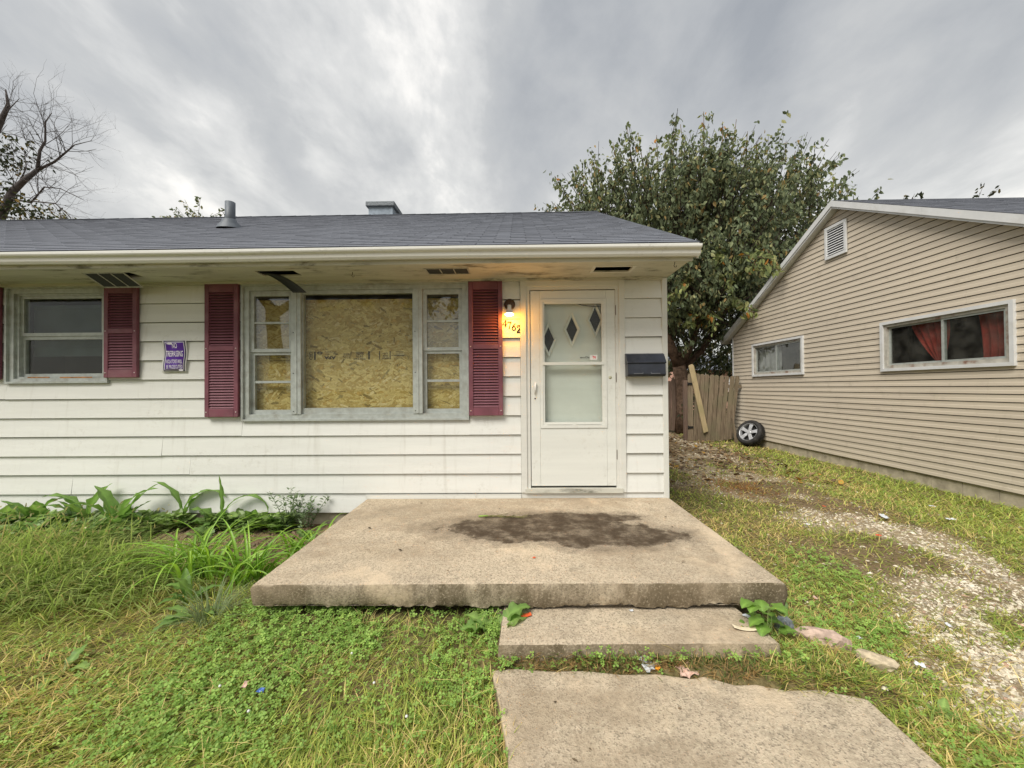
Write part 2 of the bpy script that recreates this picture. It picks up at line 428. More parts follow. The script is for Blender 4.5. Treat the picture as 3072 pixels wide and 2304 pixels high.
def mk_concrete(name, stain=False, tone=1.0):
    m = NM(name, .88, .25)
    A = tuple(x*tone for x in (.60, .50, .37)); B = tuple(x*tone for x in (.47, .39, .29))
    v = m.mix(m.rng(m.noise(1.3, None, 9, .68), .36, .64), A, B)
    v = m.mix(m.rng(m.noise(2.9, m.co((1, 1, 1), loc=(5, 3, 1)), 8, .7), .52, .70, 0, .5), v, tuple(x*tone for x in (.56, .46, .32)))
    v = m.mix(m.rng(m.noise(7, None, 6, .65), .45, .75, 0, .55), v, tuple(x*tone for x in (.27, .23, .17)))
    agg = m.vor(150, None, 'Color'); sep = m.n('ShaderNodeSeparateColor'); m.l(agg, sep.inputs[0])
    v = m.mix(m.rng(sep.outputs[0], .50, .95, 0, .6), v, (.62, .54, .40))
    v = m.mix(m.rng(sep.outputs[1], .68, .98, 0, .6), v, (.13, .11, .085))
    spots = m.rng(m.vor(9), .03, .08, 1, 0)
    v = m.mix(m.math('MULTIPLY', spots, m.rng(m.noise(2.7), .5, .6, 0, .7)), v, (.10, .09, .075))
    v = m.mix(m.rng(m.noise(48, None, 4, .7), .42, .66, 0, .42), v, tuple(x*tone for x in (.20, .165, .115)))
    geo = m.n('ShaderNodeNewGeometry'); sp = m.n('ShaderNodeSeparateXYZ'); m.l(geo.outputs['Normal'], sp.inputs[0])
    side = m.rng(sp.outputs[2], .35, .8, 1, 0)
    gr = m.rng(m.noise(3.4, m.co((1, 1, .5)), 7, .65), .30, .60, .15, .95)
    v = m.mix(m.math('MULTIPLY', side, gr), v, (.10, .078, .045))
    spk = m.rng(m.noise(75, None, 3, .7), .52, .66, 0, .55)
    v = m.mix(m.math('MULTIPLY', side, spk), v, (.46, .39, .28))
    wash = m.rng(m.noise(.9, m.co((1, 1.6, 1), loc=(2, 7, 0)), 8, .66), .44, .62, 0, .62)
    v = m.mix(wash, v, tuple(x*tone for x in (.30, .235, .16)))
    worn = m.rng(m.noise(1.5, m.co((1, 1, 1), loc=(11, 4, 3)), 9, .70), .54, .68, 0, .6)
    v = m.mix(worn, v, tuple(x*tone for x in (.68, .55, .39)))
    deb = m.rng(m.vor(5.5, m.co((1, 1.7, 1), rot=(0, 0, .4))), .02, .05, 1, 0)
    v = m.mix(m.math('MULTIPLY', deb, m.rng(m.noise(6), .48, .56, 0, .85)), v, (.075, .06, .045))
    if stain:
        # a spilt dark stain with a ragged outline in the middle of the porch
        def blob(cx, cy, rx, ry):
            q = m.n('ShaderNodeVectorMath', operation='LENGTH')
            mp = m.n('ShaderNodeMapping'); m.l(m.tc.outputs['Object'], mp.inputs[0])
            mp.inputs['Location'].default_value = (-cx/rx, -cy/ry, 0); mp.inputs['Scale'].default_value = (1/rx, 1/ry, 0); m.l(mp.outputs[0], q.inputs[0]); return q.outputs['Value']
        d = m.math('MINIMUM', blob(.12, 3.18, .85, .34), blob(.72, 3.02, .62, .27))
        d = m.math('MINIMUM', d, blob(.45, 3.42, .55, .17))
        d = m.math('ADD', d, m.math('MULTIPLY', m.math('SUBTRACT', m.noise(2.4, None, 10, .70), .5), 1.7))
        s1 = m.math('MAXIMUM', m.rng(d, .78, 1.02, 1, 0), m.math('MULTIPLY', m.rng(d, .95, 1.35, 1, 0), .42))
        wet = m.math('MULTIPLY', s1, m.rng(m.noise(7, None, 9, .7), .30, .60, .62, 1.0))
        up = m.rng(sp.outputs[2], .5, .9)
        v = m.mix(m.math('MULTIPLY', wet, up), v, (.062, .043, .026))
        d2 = m.rng(m.math('ADD', blob(-.9, 3.6, .75, .5), m.math('MULTIPLY', m.noise(2.5, None, 7), .8)), .9, 1.5, .3, 0)
        v = m.mix(d2, v, (.20, .165, .115))
    m.color(v)
    b1 = m.bump(m.vor(150), .45, .004)
    m.bump(m.noise(30, None, 8, .75), .6, .014, b1)
    return m.m
M_SLAB = mk_concrete('aggregate_concrete', True)
M_STEP = mk_concrete('step_concrete', False, 1.02)
M_WALK = mk_concrete('walk_concrete', False, .98)

def mk_veg(name, rough=.55, transl=.25, spec=.3):
    m = NM(name, rough, spec); c = m.attr()
    v = m.mix(m.rng(m.noise(40, None, 3), .3, .7, 0, .12), c, (0, 0, 0)); m.color(v)
    tr = m.n('ShaderNodeBsdfTranslucent'); hs = m.n('ShaderNodeHueSaturation'); m.l(c, hs.inputs['Color']); hs.inputs['Value'].default_value = 1.25; hs.inputs['Saturation'].default_value = 1.1
    m.l(hs.outputs[0], tr.inputs[0])
    mx = m.n('ShaderNodeMixShader'); mx.inputs[0].default_value = transl
    out = m.t.nodes['Material Output']; m.l(m.b.outputs[0], mx.inputs[1]); m.l(tr.outputs[0], mx.inputs[2]); m.l(mx.outputs[0], out.inputs[0])
    return m.m
M_GRASS = mk_veg('grass_blades', .6, .42)
M_CLOVER = mk_veg('clover_leaf', .55, .35)
M_LEAF = mk_veg('tree_leaf', .62, .30, .2)
M_WEED = mk_veg('weed_leaf', .42, .35, .4)
M_DRYLEAF = mk_veg('fallen_leaf', .8, .1)
def mk_stone():
    m = NM('gravel_stone', .85, .25); c = m.attr()
    v = m.mix(m.rng(m.noise(60, None, 5), .35, .7, 0, .5), c, (.20, .17, .12)); m.color(v); return m.m
M_STONE = mk_stone()
def mk_ground():
    m = NM('soil_and_thatch', .95, .1); c = m.attr()
    n = m.noise(28, None, 8, .7); v = m.mix(m.rng(n, .3, .7), m.mix(.55, c, (.02, .015, .01)), m.mix(.12, c, (.5, .42, .28)))
    peb = m.rng(m.vor(42), .05, .16, 1, 0)
    v = m.mix(m.math('MULTIPLY', peb, m.rng(m.noise(3, None, 5), .5, .7, 0, .55)), v, (.36, .31, .23))
    m.color(v); m.bump(n, .8, .03); return m.m
M_GROUND = mk_ground()
def mk_osb():
    m = NM('osb_strand', .75, .25); c = m.attr()
    v = m.mix(m.rng(m.noise(55, None, 5, .6), .3, .7, 0, .3), c, (.16, .10, .035)); m.color(v); return m.m
M_OSB = mk_osb()
M_DARKWALL = plain('tar_paper_sheathing', (.05, .045, .04), .95, .1)
M_DIGIT = plain('dark_brown_digit', (.035, .012, .004), .8, .1)
M_BITUMENSHADE = plain('bitumen_shadow_edge', (.045, .047, .055), .9, .1)  # bitumen butt edge, coloured dark to paint the shadow line between courses

# ------------------------------------------------------------------ ground
def gz(x, y):
    x = np.asarray(x, float); y = np.asarray(y, float)
    near = sstep(16, 9, np.abs(x))*sstep(-6, 0, y)*sstep(20, 13, y)
    z = (fbm(x, y, .9, 1)-.5)*.05 + (fbm(x, y, 4.0, 4)-.5)*.022
    z = z*near - .055*sstep(3.8, 5.8, x)
    z = z + .03*sstep(3.0, 3.9, y)*sstep(-1.4, -2.0, x)*near
    flat = sstep(-.35, -.05, x)*sstep(1.85, 1.6, x)*sstep(2.5, 2.3, y)       # under the walk and the step
    by_ = np.interp(x, [-.15, .15, .5, .83, 1.02, 1.24, 1.4, 1.57], [1.96, 1.945, 1.925, 1.90, 1.86, 1.83, 1.83, 1.78])
    z = z*(1-flat) + (-.015 + .075*sstep(by_-.01, by_+.06, y))*flat
    z = z + .075*sstep(1.85, 2.35, y)*sstep(2.9, 2.6, y)*sstep(-2.3, -1.7, x)*sstep(-.05, -.3, x)
    under = sstep(-1.55, -1.3, x)*sstep(1.75, 1.5, x)*sstep(2.45, 2.7, y)
    return z*(1-under) - .02*under
def drive(x, y):
    """how much gravel: 0..1"""
    yk = [1.0, 2.0, 3.0, 3.6, 4.2, 5.0, 6.0, 8.0, 11.0]
    c = np.interp(y, yk, [2.75, 3.15, 3.5, 3.6, 3.4, 3.4, 3.35, 3.4, 3.8]) + .10*np.sin(y*2.3)
    w = np.interp(y, yk, [.95, .85, .62, .48, .30, .50, .60, .80, 1.0])
    a = sstep(w+.45, w-.15, np.abs(x-c))
    n = fbm(x, y, 1.5, 11)
    g = a*sstep(.44, .62, n + .04*a + .20*sstep(3.3, 2.5, y) - .12*sstep(3.8, 4.3, y)*sstep(5.2, 4.8, y))
    tail = sstep(5.0, 6.5, y)*sstep(12.5, 11.5, y)*sstep(2.0, 2.5, x)*sstep(5.0, 4.0, x)*sstep(.36, .56, n)
    return np.clip(np.maximum(g, tail), 0, 1)
def axis_pts(a, b, st, far):
    core = np.arange(a, b+1e-6, st); ext = []
    d = st*2; p = b
    while p < far: p += d; d *= 1.45; ext.append(p)
    ext2 = []; d = st*2; p = a
    while p > -far: p -= d; d *= 1.45; ext2.append(p)
    return np.array(ext2[::-1] + list(core) + ext)
gx = axis_pts(-7, 8, .06, 600); gy = axis_pts(.2, 13, .06, 600)
GX, GY = np.meshgrid(gx, gy, indexing='ij'); GZ = gz(GX, GY)
V = np.stack([GX, GY, GZ], 2).reshape(-1, 3)
nx, ny = len(gx), len(gy)
ii, jj = np.meshgrid(np.arange(nx-1), np.arange(ny-1), indexing='ij')
q = np.stack([ii*ny+jj, (ii+1)*ny+jj, (ii+1)*ny+jj+1, ii*ny+jj+1], 2).reshape(-1)
me = bpy.data.meshes.new('ground')
me.vertices.add(len(V)); me.vertices.foreach_set('co', V.reshape(-1))
me.loops.add(len(q)); me.loops.foreach_set('vertex_index', q.astype(np.int32))
me.polygons.add(len(q)//4); me.polygons.foreach_set('loop_start', np.arange(0, len(q), 4, dtype=np.int32)); me.polygons.foreach_set('loop_total', np.full(len(q)//4, 4, dtype=np.int32))
me.polygons.foreach_set('use_smooth', np.full(len(q)//4, True))
soil = np.array([.24, .16, .095]); thatch = np.array([.27, .20, .09]); grav = np.array([.44, .35, .225]); green = np.array([.17, .155, .06])
t_ = fbm(GX, GY, 2.0, 21)[..., None]
c = thatch*(1-t_) + green*t_
bed = (sstep(3.0, 3.35, GY+.5*(fbm(GX, GY, 1.6, 58)-.5))*sstep(-1.3, -1.8, GX)*sstep(-4.2, -3.6, GX))[..., None]
c = c*(1-bed) + soil*bed
far = sstep(6.5, 8, GY)[..., None]*sstep(5.6, 4.6, GX)[..., None]
c = c*(1-far) + np.array([.22, .165, .105])*far
vg = (sstep(1.6, 2.1, GX)*sstep(4.6, 3.9, GX)*sstep(.36, .56, fbm(GX, GY, 1.3, 71)))[..., None]
c = c*(1-vg) + np.array([.22, .155, .085])*vg
d_ = drive(GX, GY)[..., None]
c = c*(1-d_) + grav*d_
c4 = np.ones((nx*ny, 4), np.float32); c4[:, :3] = c.reshape(-1, 3)
at = me.color_attributes.new('Col', 'FLOAT_COLOR', 'POINT'); at.data.foreach_set('color', c4.reshape(-1))
me.update(calc_edges=True)
tag(mobj('ground', me, M_GROUND), kind='structure')

# walk (a worn concrete path whose back edge is broken and overgrown)
def slab_mesh(outline, z0, z1, sub=None):
    b = MB(); b.prism(outline, 'z', z0, z1); return b
edge = [(-.04, -4.0), (-.04, .5), (-.045, 1.2), (-.05, 1.5), (-.10, 1.75), (-.145, 1.95)]
back = [(-.02, 1.962), (.15, 1.945), (.32, 1.95), (.5, 1.925), (.68, 1.93), (.83, 1.90), (.9, 1.915), (1.02, 1.86), (1.12, 1.865), (1.24, 1.83), (1.4, 1.835), (1.57, 1.78)]
rgt = [(1.565, 1.5), (1.57, 1.0), (1.57, -4.0)]
o = slab_mesh((edge+back+rgt)[::-1], -.08, .03).build('path', M_WALK); bevel(o, .008); tag(o, kind='structure')

# ------------------------------------------------------------------ the white house
WY = 4.03                                 # outer face of the front wall
HX0, HX1 = -12.0, 1.552                    # wall extent
HB = 11.5                                 # back wall
house = thing('white_house', 'low white clapboard house with a grey shingle roof and burgundy shutters', 'house', (-3.0, WY, 0))
OPEN = [(-5.453, -4.339, 1.536, 2.569), (-2.912, -.512, 1.12, 2.566), (.029, 1.115, .30, 2.566)]
def grid_minus(u0, u1, v0, v1, holes):
    us = sorted({u0, u1, *[min(max(h[0], u0), u1) for h in holes], *[min(max(h[1], u0), u1) for h in holes]})
    out = []
    for a, b in zip(us, us[1:]):
        if b-a < 1e-4: continue
        m = (a+b)/2; vs = [(v0, v1)]
        for h in holes:
            if h[0] < m < h[1]:
                nv = []
                for p, q_ in vs:
                    if h[3] <= p or h[2] >= q_: nv.append((p, q_)); continue
                    if h[2] > p: nv.append((p, h[2]))
                    if h[3] < q_: nv.append((h[3], q_))
                vs = nv
        out += [(a, b, p, q_) for p, q_ in vs if q_-p > 1e-4]
    # merge neighbours with the same v-range
    out.sort(key=lambda r: (r[2], r[3], r[0])); res = []
    for r in out:
        if res and res[-1][2:] == r[2:] and abs(res[-1][1]-r[0]) < 1e-6: res[-1] = (res[-1][0], r[1], *r[2:])
        else: res.append(r)
    return res
b = MB()
for a0, a1, z0, z1 in grid_minus(HX0, HX1-.02, .150, 2.60, OPEN): b.box(a0, a1, WY+.004, WY+.10, z0, z1)
b.box(HX1-.12, HX1-.015, WY+.101, HB, .06, 2.60)
b.box(HX0, HX0+.1, WY+.101, HB, .06, 2.60); b.box(HX0, HX1-.02, HB, HB+.1, .06, 2.6)
# gable triangles
RY0, RZ0, RYR, RZR = 3.40, 2.725, 7.72, 4.975       # eave line and ridge line of the roof top
SL = (RZR-RZ0)/(RYR-RY0)
for gxx in (HX1-.12, HX0):
    b.prism([(WY+.11, 2.601), (HB, 2.601), (RYR, RZR-.18)], 'x', gxx, gxx+.1)
wall = b.build('wall', M_DARKWALL, house)
b = MB(); b.box(HX0, HX1-.03, WY+.012, WY+.2, -.25, .148); b.build('foundation', M_FOUND, house)
# lap boards, each one a piece
ZL = [.155 + .2014*k for k in range(13)]
rs = random.Random(3)
for k in range(12):
    z0 = ZL[k]; z1 = min(ZL[k+1]-.001, 2.565)
    rects = grid_minus(HX0, 1.500, z0, z1, [(h[0]-.002, h[1]+.002, h[2]-.002, h[3]+.002) for h in OPEN])
    pieces = []
    for r in rects:
        x = r[0]; 
        while r[1]-x > 3.9:
            cut = x + rs.uniform(1.6, 3.4); pieces.append((x, cut-.0015, r[2], r[3])); x = cut
        pieces.append((x, r[1], r[2], r[3]))
    for (x0, x1, a, c_) in pieces:
        low = abs(a-z0) < 1e-6
        t0 = .022+rs.uniform(-.002, .003) if low else .010
        p = MB(); za = a + (.004+rs.uniform(-.0015, .0025) if low else 0)
        yb, yt = WY-t0, WY-.002
        f0 = (a-z0)/.2134; 
        if not low: yb = WY-.022+.020*f0
        zb2 = za + rs.uniform(-.002, .002)
        p.add([(x0, yb, za), (x1, yb, zb2), (x1, WY+.003, zb2), (x0, WY+.003, za), (x0, yt, c_), (x1, yt, c_), (x1, WY+.003, c_), (x0, WY+.003, c_)],
              [(0, 1, 5, 4), (3, 2, 1, 0), (4, 5, 6, 7), (0, 4, 7, 3), (1, 2, 6, 5), (2, 3, 7, 6)])
        p.build('siding_board', M_SIDING, wall)
b = MB(); b.box(1.500, 1.556, WY-.022, WY+.05, .12, 2.584); bevel(b.build('corner_board', M_TRIM, house), .004)
b = MB(); b.box(HX0, .028, WY-.02, WY, 2.566, 2.584); b.box(1.117, 1.499, WY-.02, WY, 2.566, 2.584); b.build('frieze_moulding', M_TRIM, house)
b = MB(); b.box(-1.60, .026, WY-.024, WY-.017, .303, .345); b.box(-1.58, .026, WY-.030, WY-.024, .303, .318); b.build('base_flashing', M_TRIM, house)

# soffit with four vent openings
SZ = 2.585; SY0, SY1 = 3.46, WY+.02
HOLES = [(-4.10, -3.72, 3.62, 3.76), (-2.52, -2.14, 3.63, 3.79), (-.868, -.473, 3.62, 3.785), (.745, 1.092, 3.63, 3.785)]
b = MB()
for x0, x1, y0, y1 in grid_minus(HX0, 1.560, SY0, SY1, HOLES): b.box(x0, x1, y0, y1, SZ, SZ+.012)
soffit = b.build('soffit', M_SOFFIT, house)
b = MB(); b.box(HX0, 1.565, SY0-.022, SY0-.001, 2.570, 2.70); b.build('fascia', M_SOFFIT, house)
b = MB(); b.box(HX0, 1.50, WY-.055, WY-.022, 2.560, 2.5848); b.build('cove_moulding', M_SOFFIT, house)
# vents: hanging screened vent, hanging dark flap, intact screened vent, bare hole with a rim
def vent_frame(x0, x1, y0, y1, z, name='soffit_vent', rot=0., mat=M_VENTFRAME, pivot=None):
    w = .014; f = MB(); f.box(x0-w, x1+w, y0-w, y0+.002, -.004, 0); f.box(x0-w, x1+w, y1-.002, y1+w, -.004, 0); f.box(x0-w, x0+.002, y0+.002, y1-.002, -.004, 0); f.box(x1-.002, x1+w, y0+.002, y1-.002, -.004, 0)
    for i in (1, 2):
        xm = x0+(x1-x0)*i/3; f.box(xm-.005, xm+.005, y0+.002, y1-.002, -.003, -.0005)
    s_ = MB(); s_.box(x0, x1, y0, y1, .0002, .0012)
    def tr(m):
        out = []
        for (x, y, zz) in m.v:
            if pivot: 
                dy, dz = y-pivot, zz; y = pivot + dy*math.cos(rot) - dz*math.sin(rot); zz = dy*math.sin(rot) + dz*math.cos(rot)
            out.append((x, y, z+zz))
        m.v = out
    tr(f); tr(s_)
    fo = f.build(name, mat, house); s_.build('screen', M_SCREEN, fo); return fo
h = HOLES[2]; vent_frame(*h, SZ-.001)
h = HOLES[0]; vo = vent_frame(h[0]-.06, h[1]-.06, h[2], h[3]+.06, SZ-.003, rot=-.42, pivot=h[2])
vo['label'] = 'screened soffit vent hanging open above the small window'
h = HOLES[3]; b = MB(); w = .03
b.box(h[0]-w, h[1]+w, h[2]-w, h[2], SZ-.003, SZ-.0005); b.box(h[0]-w, h[1]+w, h[3], h[3]+w, SZ-.003, SZ-.0005); b.box(h[0]-w, h[0], h[2], h[3], SZ-.003, SZ-.0005); b.box(h[1], h[1]+w, h[2], h[3], SZ-.003, SZ-.0005)
b.build('vent_rim', M_TRIM, house)
# torn flap: a dark strip bending down out of its hole
b = MB(); N_ = 10; vs = []
for i in range(N_+1):
    t = i/N_; x = -2.50 + .25*t; y = 3.71 + .13*t; z = SZ-.002 - .165*t**1.7; w = .075
    wx, wy = (.5, .30)
    L_ = math.hypot(wx, wy); vs += [(x+.02-wx/L_*w*.2, y-wy/L_*w*.9, z), (x+.02+wx/L_*w*1.5, y+wy/L_*w*.35, z+.012*t)]
vs += [(x_, y_, z_+.003) for x_, y_, z_ in vs]
n2 = 2*(N_+1); fs = [(2*i, 2*i+1, 2*i+3, 2*i+2) for i in range(N_)] + [(n2+2*i, n2+2*i+2, n2+2*i+3, n2+2*i+1) for i in range(N_)] + [(2*i, 2*i+2, n2+2*i+2, n2+2*i) for i in range(N_)] + [(2*i+1, n2+2*i+1, n2+2*i+3, 2*i+3) for i in range(N_)]
b.add(vs, fs, True); fl = b.build('torn_vent_flap', M_SCREEN, house); fl['label'] = 'dark torn vent cover curling down above the boarded window'
for hx, hy in ((-1.595, 3.70), (1.439, 3.517)):
    pts = [(hx, hy, SZ)] + [(hx+.012*math.sin(t), hy, SZ-.03-.012*math.cos(t)+.012) for t in np.linspace(-.3, 3.6, 9)]
    b = MB(); b.tube([(hx, hy, SZ+.002), (hx-.004, hy, SZ-.02), (hx-.010, hy, SZ-.032), (hx-.003, hy, SZ-.046), (hx+.010, hy, SZ-.046), (hx+.015, hy, SZ-.033)], .0028, 6); b.build('hook', M_BLACK, house)

# gutter: K profile along the eave, open top
prof = [(3.438, 2.705), (3.438, 2.608), (3.385, 2.600), (3.372, 2.618), (3.366, 2.648), (3.345, 2.662), (3.340, 2.672), (3.340, 2.690), (3.349, 2.695), (3.352, 2.688)]
b = MB(); n = len(prof); vs = []
xs = list(np.linspace(HX0, 1.600, 14))
for i, x in enumerate(xs):
    dz = .004*math.sin(i*1.3)
    vs += [(x, y, z+dz) for y, z in prof]
fs = [(i*n+k, (i+1)*n+k, (i+1)*n+k+1, i*n+k+1) for i in range(len(xs)-1) for k in range(n-1)]
b.add(vs, fs); gut = b.build('gutter', M_GUTTER, house)
mo = gut.modifiers.new('solid', 'SOLIDIFY'); mo.thickness = .003; mo.offset = 0
b = MB(); b.prism([p for p in prof[:8]], 'x', 1.6015, 1.606); b.build('gutter_end_cap', M_GUTTER, house)

# roof
b = MB()
def rz(y): return RZ0 + SL*(y-RY0)
b.prism([(RY0, rz(RY0)-.012), (RYR, RZR-.012), (2*RYR-RY0+.3, rz(RY0-.3)-.012), (2*RYR-RY0+.3, rz(RY0-.3)-.08), (RYR, RZR-.10), (RY0+.03, rz(RY0)-.055)], 'x', HX0-.1, 1.600)
roof = b.build('roof', M_SHINGLE, house)
b = MB(); b.prism([(RY0-.012, rz(RY0)-.034), (RYR, RZR-.036), (RYR, RZR-.14), (RY0+.05, rz(RY0)-.13)], 'x', 1.6005, 1.622); b.build('rake_board', M_TRIM, house)
b = MB(); b.box(HX0, 1.600, RY0-.016, RY0+.02, rz(RY0)-.035, rz(RY0)-.0145); b.build('drip_edge', M_GUTTER, house)
ang = math.atan(SL); EXP = .127; STRIP = .914
slopelen = math.hypot(RYR-RY0, RZR-RZ0)
def strip_mesh(name, seed):
    r = random.Random(seed); m = MB()
    for t in range(3):
        x0, x1 = t*STRIP/3+.003, (t+1)*STRIP/3-.003
        j0, j1 = r.uniform(-.005, .005), r.uniform(-.005, .005); k0 = r.uniform(.0045, .0075); k1 = r.uniform(.0045, .0075)
        m.add([(x0, j0, 0), (x1, j1, 0), (x1, EXP+.01, 0), (x0, EXP+.01, 0), (x0, j0, k0), (x1, j1, k1), (x1, EXP+.01, .002), (x0, EXP+.01, .002)],
              [(0, 3, 2, 1), (4, 5, 6, 7), (0, 1, 5, 4), (2, 3, 7, 6), (0, 4, 7, 3), (1, 2, 6, 5)])
    me_ = m.mesh(name); me_.materials.append(M_SHINGLE); me_.materials.append(M_BITUMENSHADE)
    for i_, pl in enumerate(me_.polygons): pl.material_index = 1 if i_ % 6 == 2 else 0  # butt face gets the painted shadow-line colour
    return me_
SM = [strip_mesh('shingle', i) for i in range(6)]
nc = int(slopelen/EXP)
cand = []
for c_ in range(nc):
    v = c_*EXP; y = RY0 + v*math.cos(ang); off = -(c_ % 6)*STRIP/6*1.0
    left = -1.40*y - .8
    w0 = STRIP*(1+(c_*5) % 6)/6
    x = 1.612 - w0; cand.append((c_, x, v, w0/STRIP)); x -= STRIP
    while x > max(left, HX0-.1)-STRIP:
        cand.append((c_, x, v, 1.0)); x -= STRIP
cand.sort(key=lambda t: t[2])
rest = MB(); cnt = 0
Rm = Matrix.Rotation(ang, 4, 'X')
rest_b = MB()
for c_, x, v, sx_ in cand:
    p = Vector((x, RY0-.012+v*math.cos(ang), rz(RY0)-.010+v*math.sin(ang)))
    if cnt < 300:
        o = mobj('shingle', SM[(cnt*7+c_) % 6], None, roof, p); o.rotation_euler = (ang+rs.uniform(-.001, .001), 0, 0); o.scale.x = sx_; cnt += 1
    else:
        s0 = SM[(cnt*7+c_) % 6]; cnt += 1
        T = Matrix.Translation(p) @ Rm
        vs_ = [T @ Vector((v_.co.x*sx_, v_.co.y, v_.co.z)) for v_ in s0.vertices]; fs_ = [tuple(q_.vertices) for q_ in s0.polygons]
        rest.add(vs_, [f for i_, f in enumerate(fs_) if i_ % 6 != 2]); rest_b.add(vs_, [f for i_, f in enumerate(fs_) if i_ % 6 == 2])
o = rest_b.build('upper_shingle_edges', M_BITUMENSHADE, roof); o['kind'] = 'stuff'
o = rest.build('upper_shingles', M_SHINGLE, roof); o['kind'] = 'stuff'
for i in range(44):
    x = 1.61-.305*(i+1); b = MB()
    b.add([(x, RYR-.13, RZR-.055), (x+.312, RYR-.13, RZR-.052), (x+.312, RYR, RZR+.016), (x, RYR, RZR+.010), (x, RYR+.13, RZR-.055), (x+.312, RYR+.13, RZR-.052)], [(0, 1, 2, 3), (3, 2, 5, 4), (0, 3, 4), (1, 5, 2)])
    b.build('ridge_cap', M_SHINGLE, roof)
# plumbing vent and chimney
vp = MB(); px, py = -4.10, 5.42; pz = rz(py)
vp.tube([(px, py, pz-.1), (px, py, pz+.36)], .064, 16); vp = vp.build('vent_pipe', M_PIPE, house)
b = MB(); b.lathe([(.17, -.02), (.15, .02), (.095, .075), (.085, .11), (.066, .112)], 20, Matrix.Translation((px, py, pz)) @ Matrix.Rotation(.18, 4, 'X')); b.build('flashing_boot', M_PIPE, vp)
b = MB(); b.tube([(px, py, pz+.355), (px, py, pz+.362)], .055, 16); b.build('pipe_mouth', M_BLACK, vp)
b = MB(); b.box(-3.13, -2.62, 8.05, 8.55, 4.3, 5.30); chm = b.build('chimney', M_CHIM, house)
b = MB(); b.box(-3.18, -2.57, 8.0, 8.6, 5.30, 5.40); bevel(b.build('chimney_crown', M_ROCK, chm), .015)
b = MB(); b.tube([(-2.86, 8.3, 5.39), (-2.86, 8.3, 5.45)], .12, 16); b.build('flue', M_ROCK, chm)

# ------------------------------------------------------------------ windows of the white house
def bars(name, rects, y0, y1, mat, parent):
    b = MB()
    for x0, x1, z0, z1 in rects: b.box(x0, x1, y0, y1, z0, z1)
    return b.build(name, mat, parent)
def ring(x0, x1, z0, z1, w, wb=None, wt=None):
    wb = wb or w; wt = wt or w
    return [(x0, x1, z0, z0+wb), (x0, x1, z1-wt, z1), (x0, x0+w, z0+wb, z1-wt), (x1-w, x1, z0+wb, z1-wt)]
def pane(x0, x1, z0, z1, y, mat, parent, name='pane'):
    b = MB(); b.box(x0, x1, y, y+.004, z0, z1); return b.build(name, mat, parent)
def screws(pts, y, parent, mat=M_SCREW, r=.007):
    for x, z in pts:
        b = MB(); b.lathe([(r, 0), (r*.9, .004), (.001, .006)], 8, Matrix.Translation((x, y, z)) @ Matrix.Rotation(math.pi/2, 4, 'X')); b.build('screw', mat, parent)
# small double-hung window
X0, X1, Z0, Z1 = OPEN[0]
win = bars('window', ring(X0, X1, Z0, Z1, .022) , WY-.035, WY+.06, M_ALU, house); win['label'] = 'grey double-hung window at the left edge'
bars('inner_frame', ring(X0+.022, X1-.022, Z0+.022, Z1-.022, .05, .03, .05), WY-.012, WY+.09, M_ALU, win)
bars('stop', ring(X0+.072, X1-.072, Z0+.052, Z1-.072, .03, .02, .02), WY+.012, WY+.10, M_ALU, win)
sx0, sx1 = X0+.10, X1-.06
us = bars('upper_sash', ring(X0+.10, X1-.10, 2.045, Z1-.09, .03, .035, .03), WY+.03, WY+.06, M_ALU, win)
lsn = bars('lower_sash', ring(X0+.10, X1-.10, Z0+.07, 2.044, .028, .035, .035), WY+.045, WY+.075, M_ALU, win)
pane(X0+.13, X1-.13, 2.08, Z1-.12, WY+.045, M_GLASS, win); pane(X0+.128, X1-.128, Z0+.105, 2.01, WY+.06, M_GLASS, win)
b = MB(); b.box(X0+.09, X1-.09, WY+.15, WY+.155, Z0+.3, 2.36); b.box(X0+.09, X1-.09, WY+.14, WY+.17, 2.36, 2.40); b.box(X0+.09, X1-.09, WY+.14, WY+.165, Z0+.40, Z0+.425); b.build('roller_shade', M_SHADE, win)
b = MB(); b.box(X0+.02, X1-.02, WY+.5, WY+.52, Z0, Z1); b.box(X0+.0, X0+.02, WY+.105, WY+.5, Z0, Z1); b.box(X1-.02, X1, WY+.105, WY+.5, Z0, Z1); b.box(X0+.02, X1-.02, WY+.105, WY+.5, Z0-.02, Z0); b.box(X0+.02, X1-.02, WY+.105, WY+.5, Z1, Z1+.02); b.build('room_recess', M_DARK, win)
# rust along the sill
b = MB(); b.box(X0+.23, X0+.47, WY-.014, WY-.0125, Z0+.058, Z0+.07); b.box(X0+.58, X0+.93, WY-.014, WY-.0125, Z0+.055, Z0+.068); b.build('rust_patch', plain('rust', (.33, .15, .05), .9, .2, 0, .4, 30), win)

# three-part picture window with a strand board behind the glass
X0, X1, Z0, Z1 = OPEN[1]
win = bars('window', ring(X0, X1, Z0, Z1, .020), WY-.035, WY+.06, M_ALU, house); win['label'] = 'three-part window boarded up behind its panes'
bars('inner_frame', ring(X0+.020, X1-.020, Z0+.020, Z1-.020, .05, .05, .045), WY-.012, WY+.085, M_ALU, win)
bars('mullion', [(-2.385, -2.285, Z0+.07, Z1-.065)], WY-.02, WY+.08, M_ALU, win); bars('mullion', [(-1.096, -1.000, Z0+.07, Z1-.065)], WY-.02, WY+.08, M_ALU, win)
bars('mullion_strip', [(-2.345, -2.325, Z0+.075, Z1-.07)], WY-.026, WY-.0205, M_ALU, win); bars('mullion_strip', [(-1.058, -1.038, Z0+.075, Z1-.07)], WY-.026, WY-.0205, M_ALU, win)
screws([(x, z) for x in (-2.362, -1.075) for z in (1.22, 1.62, 2.05)], WY-.0205, win, M_BLACK, .005)
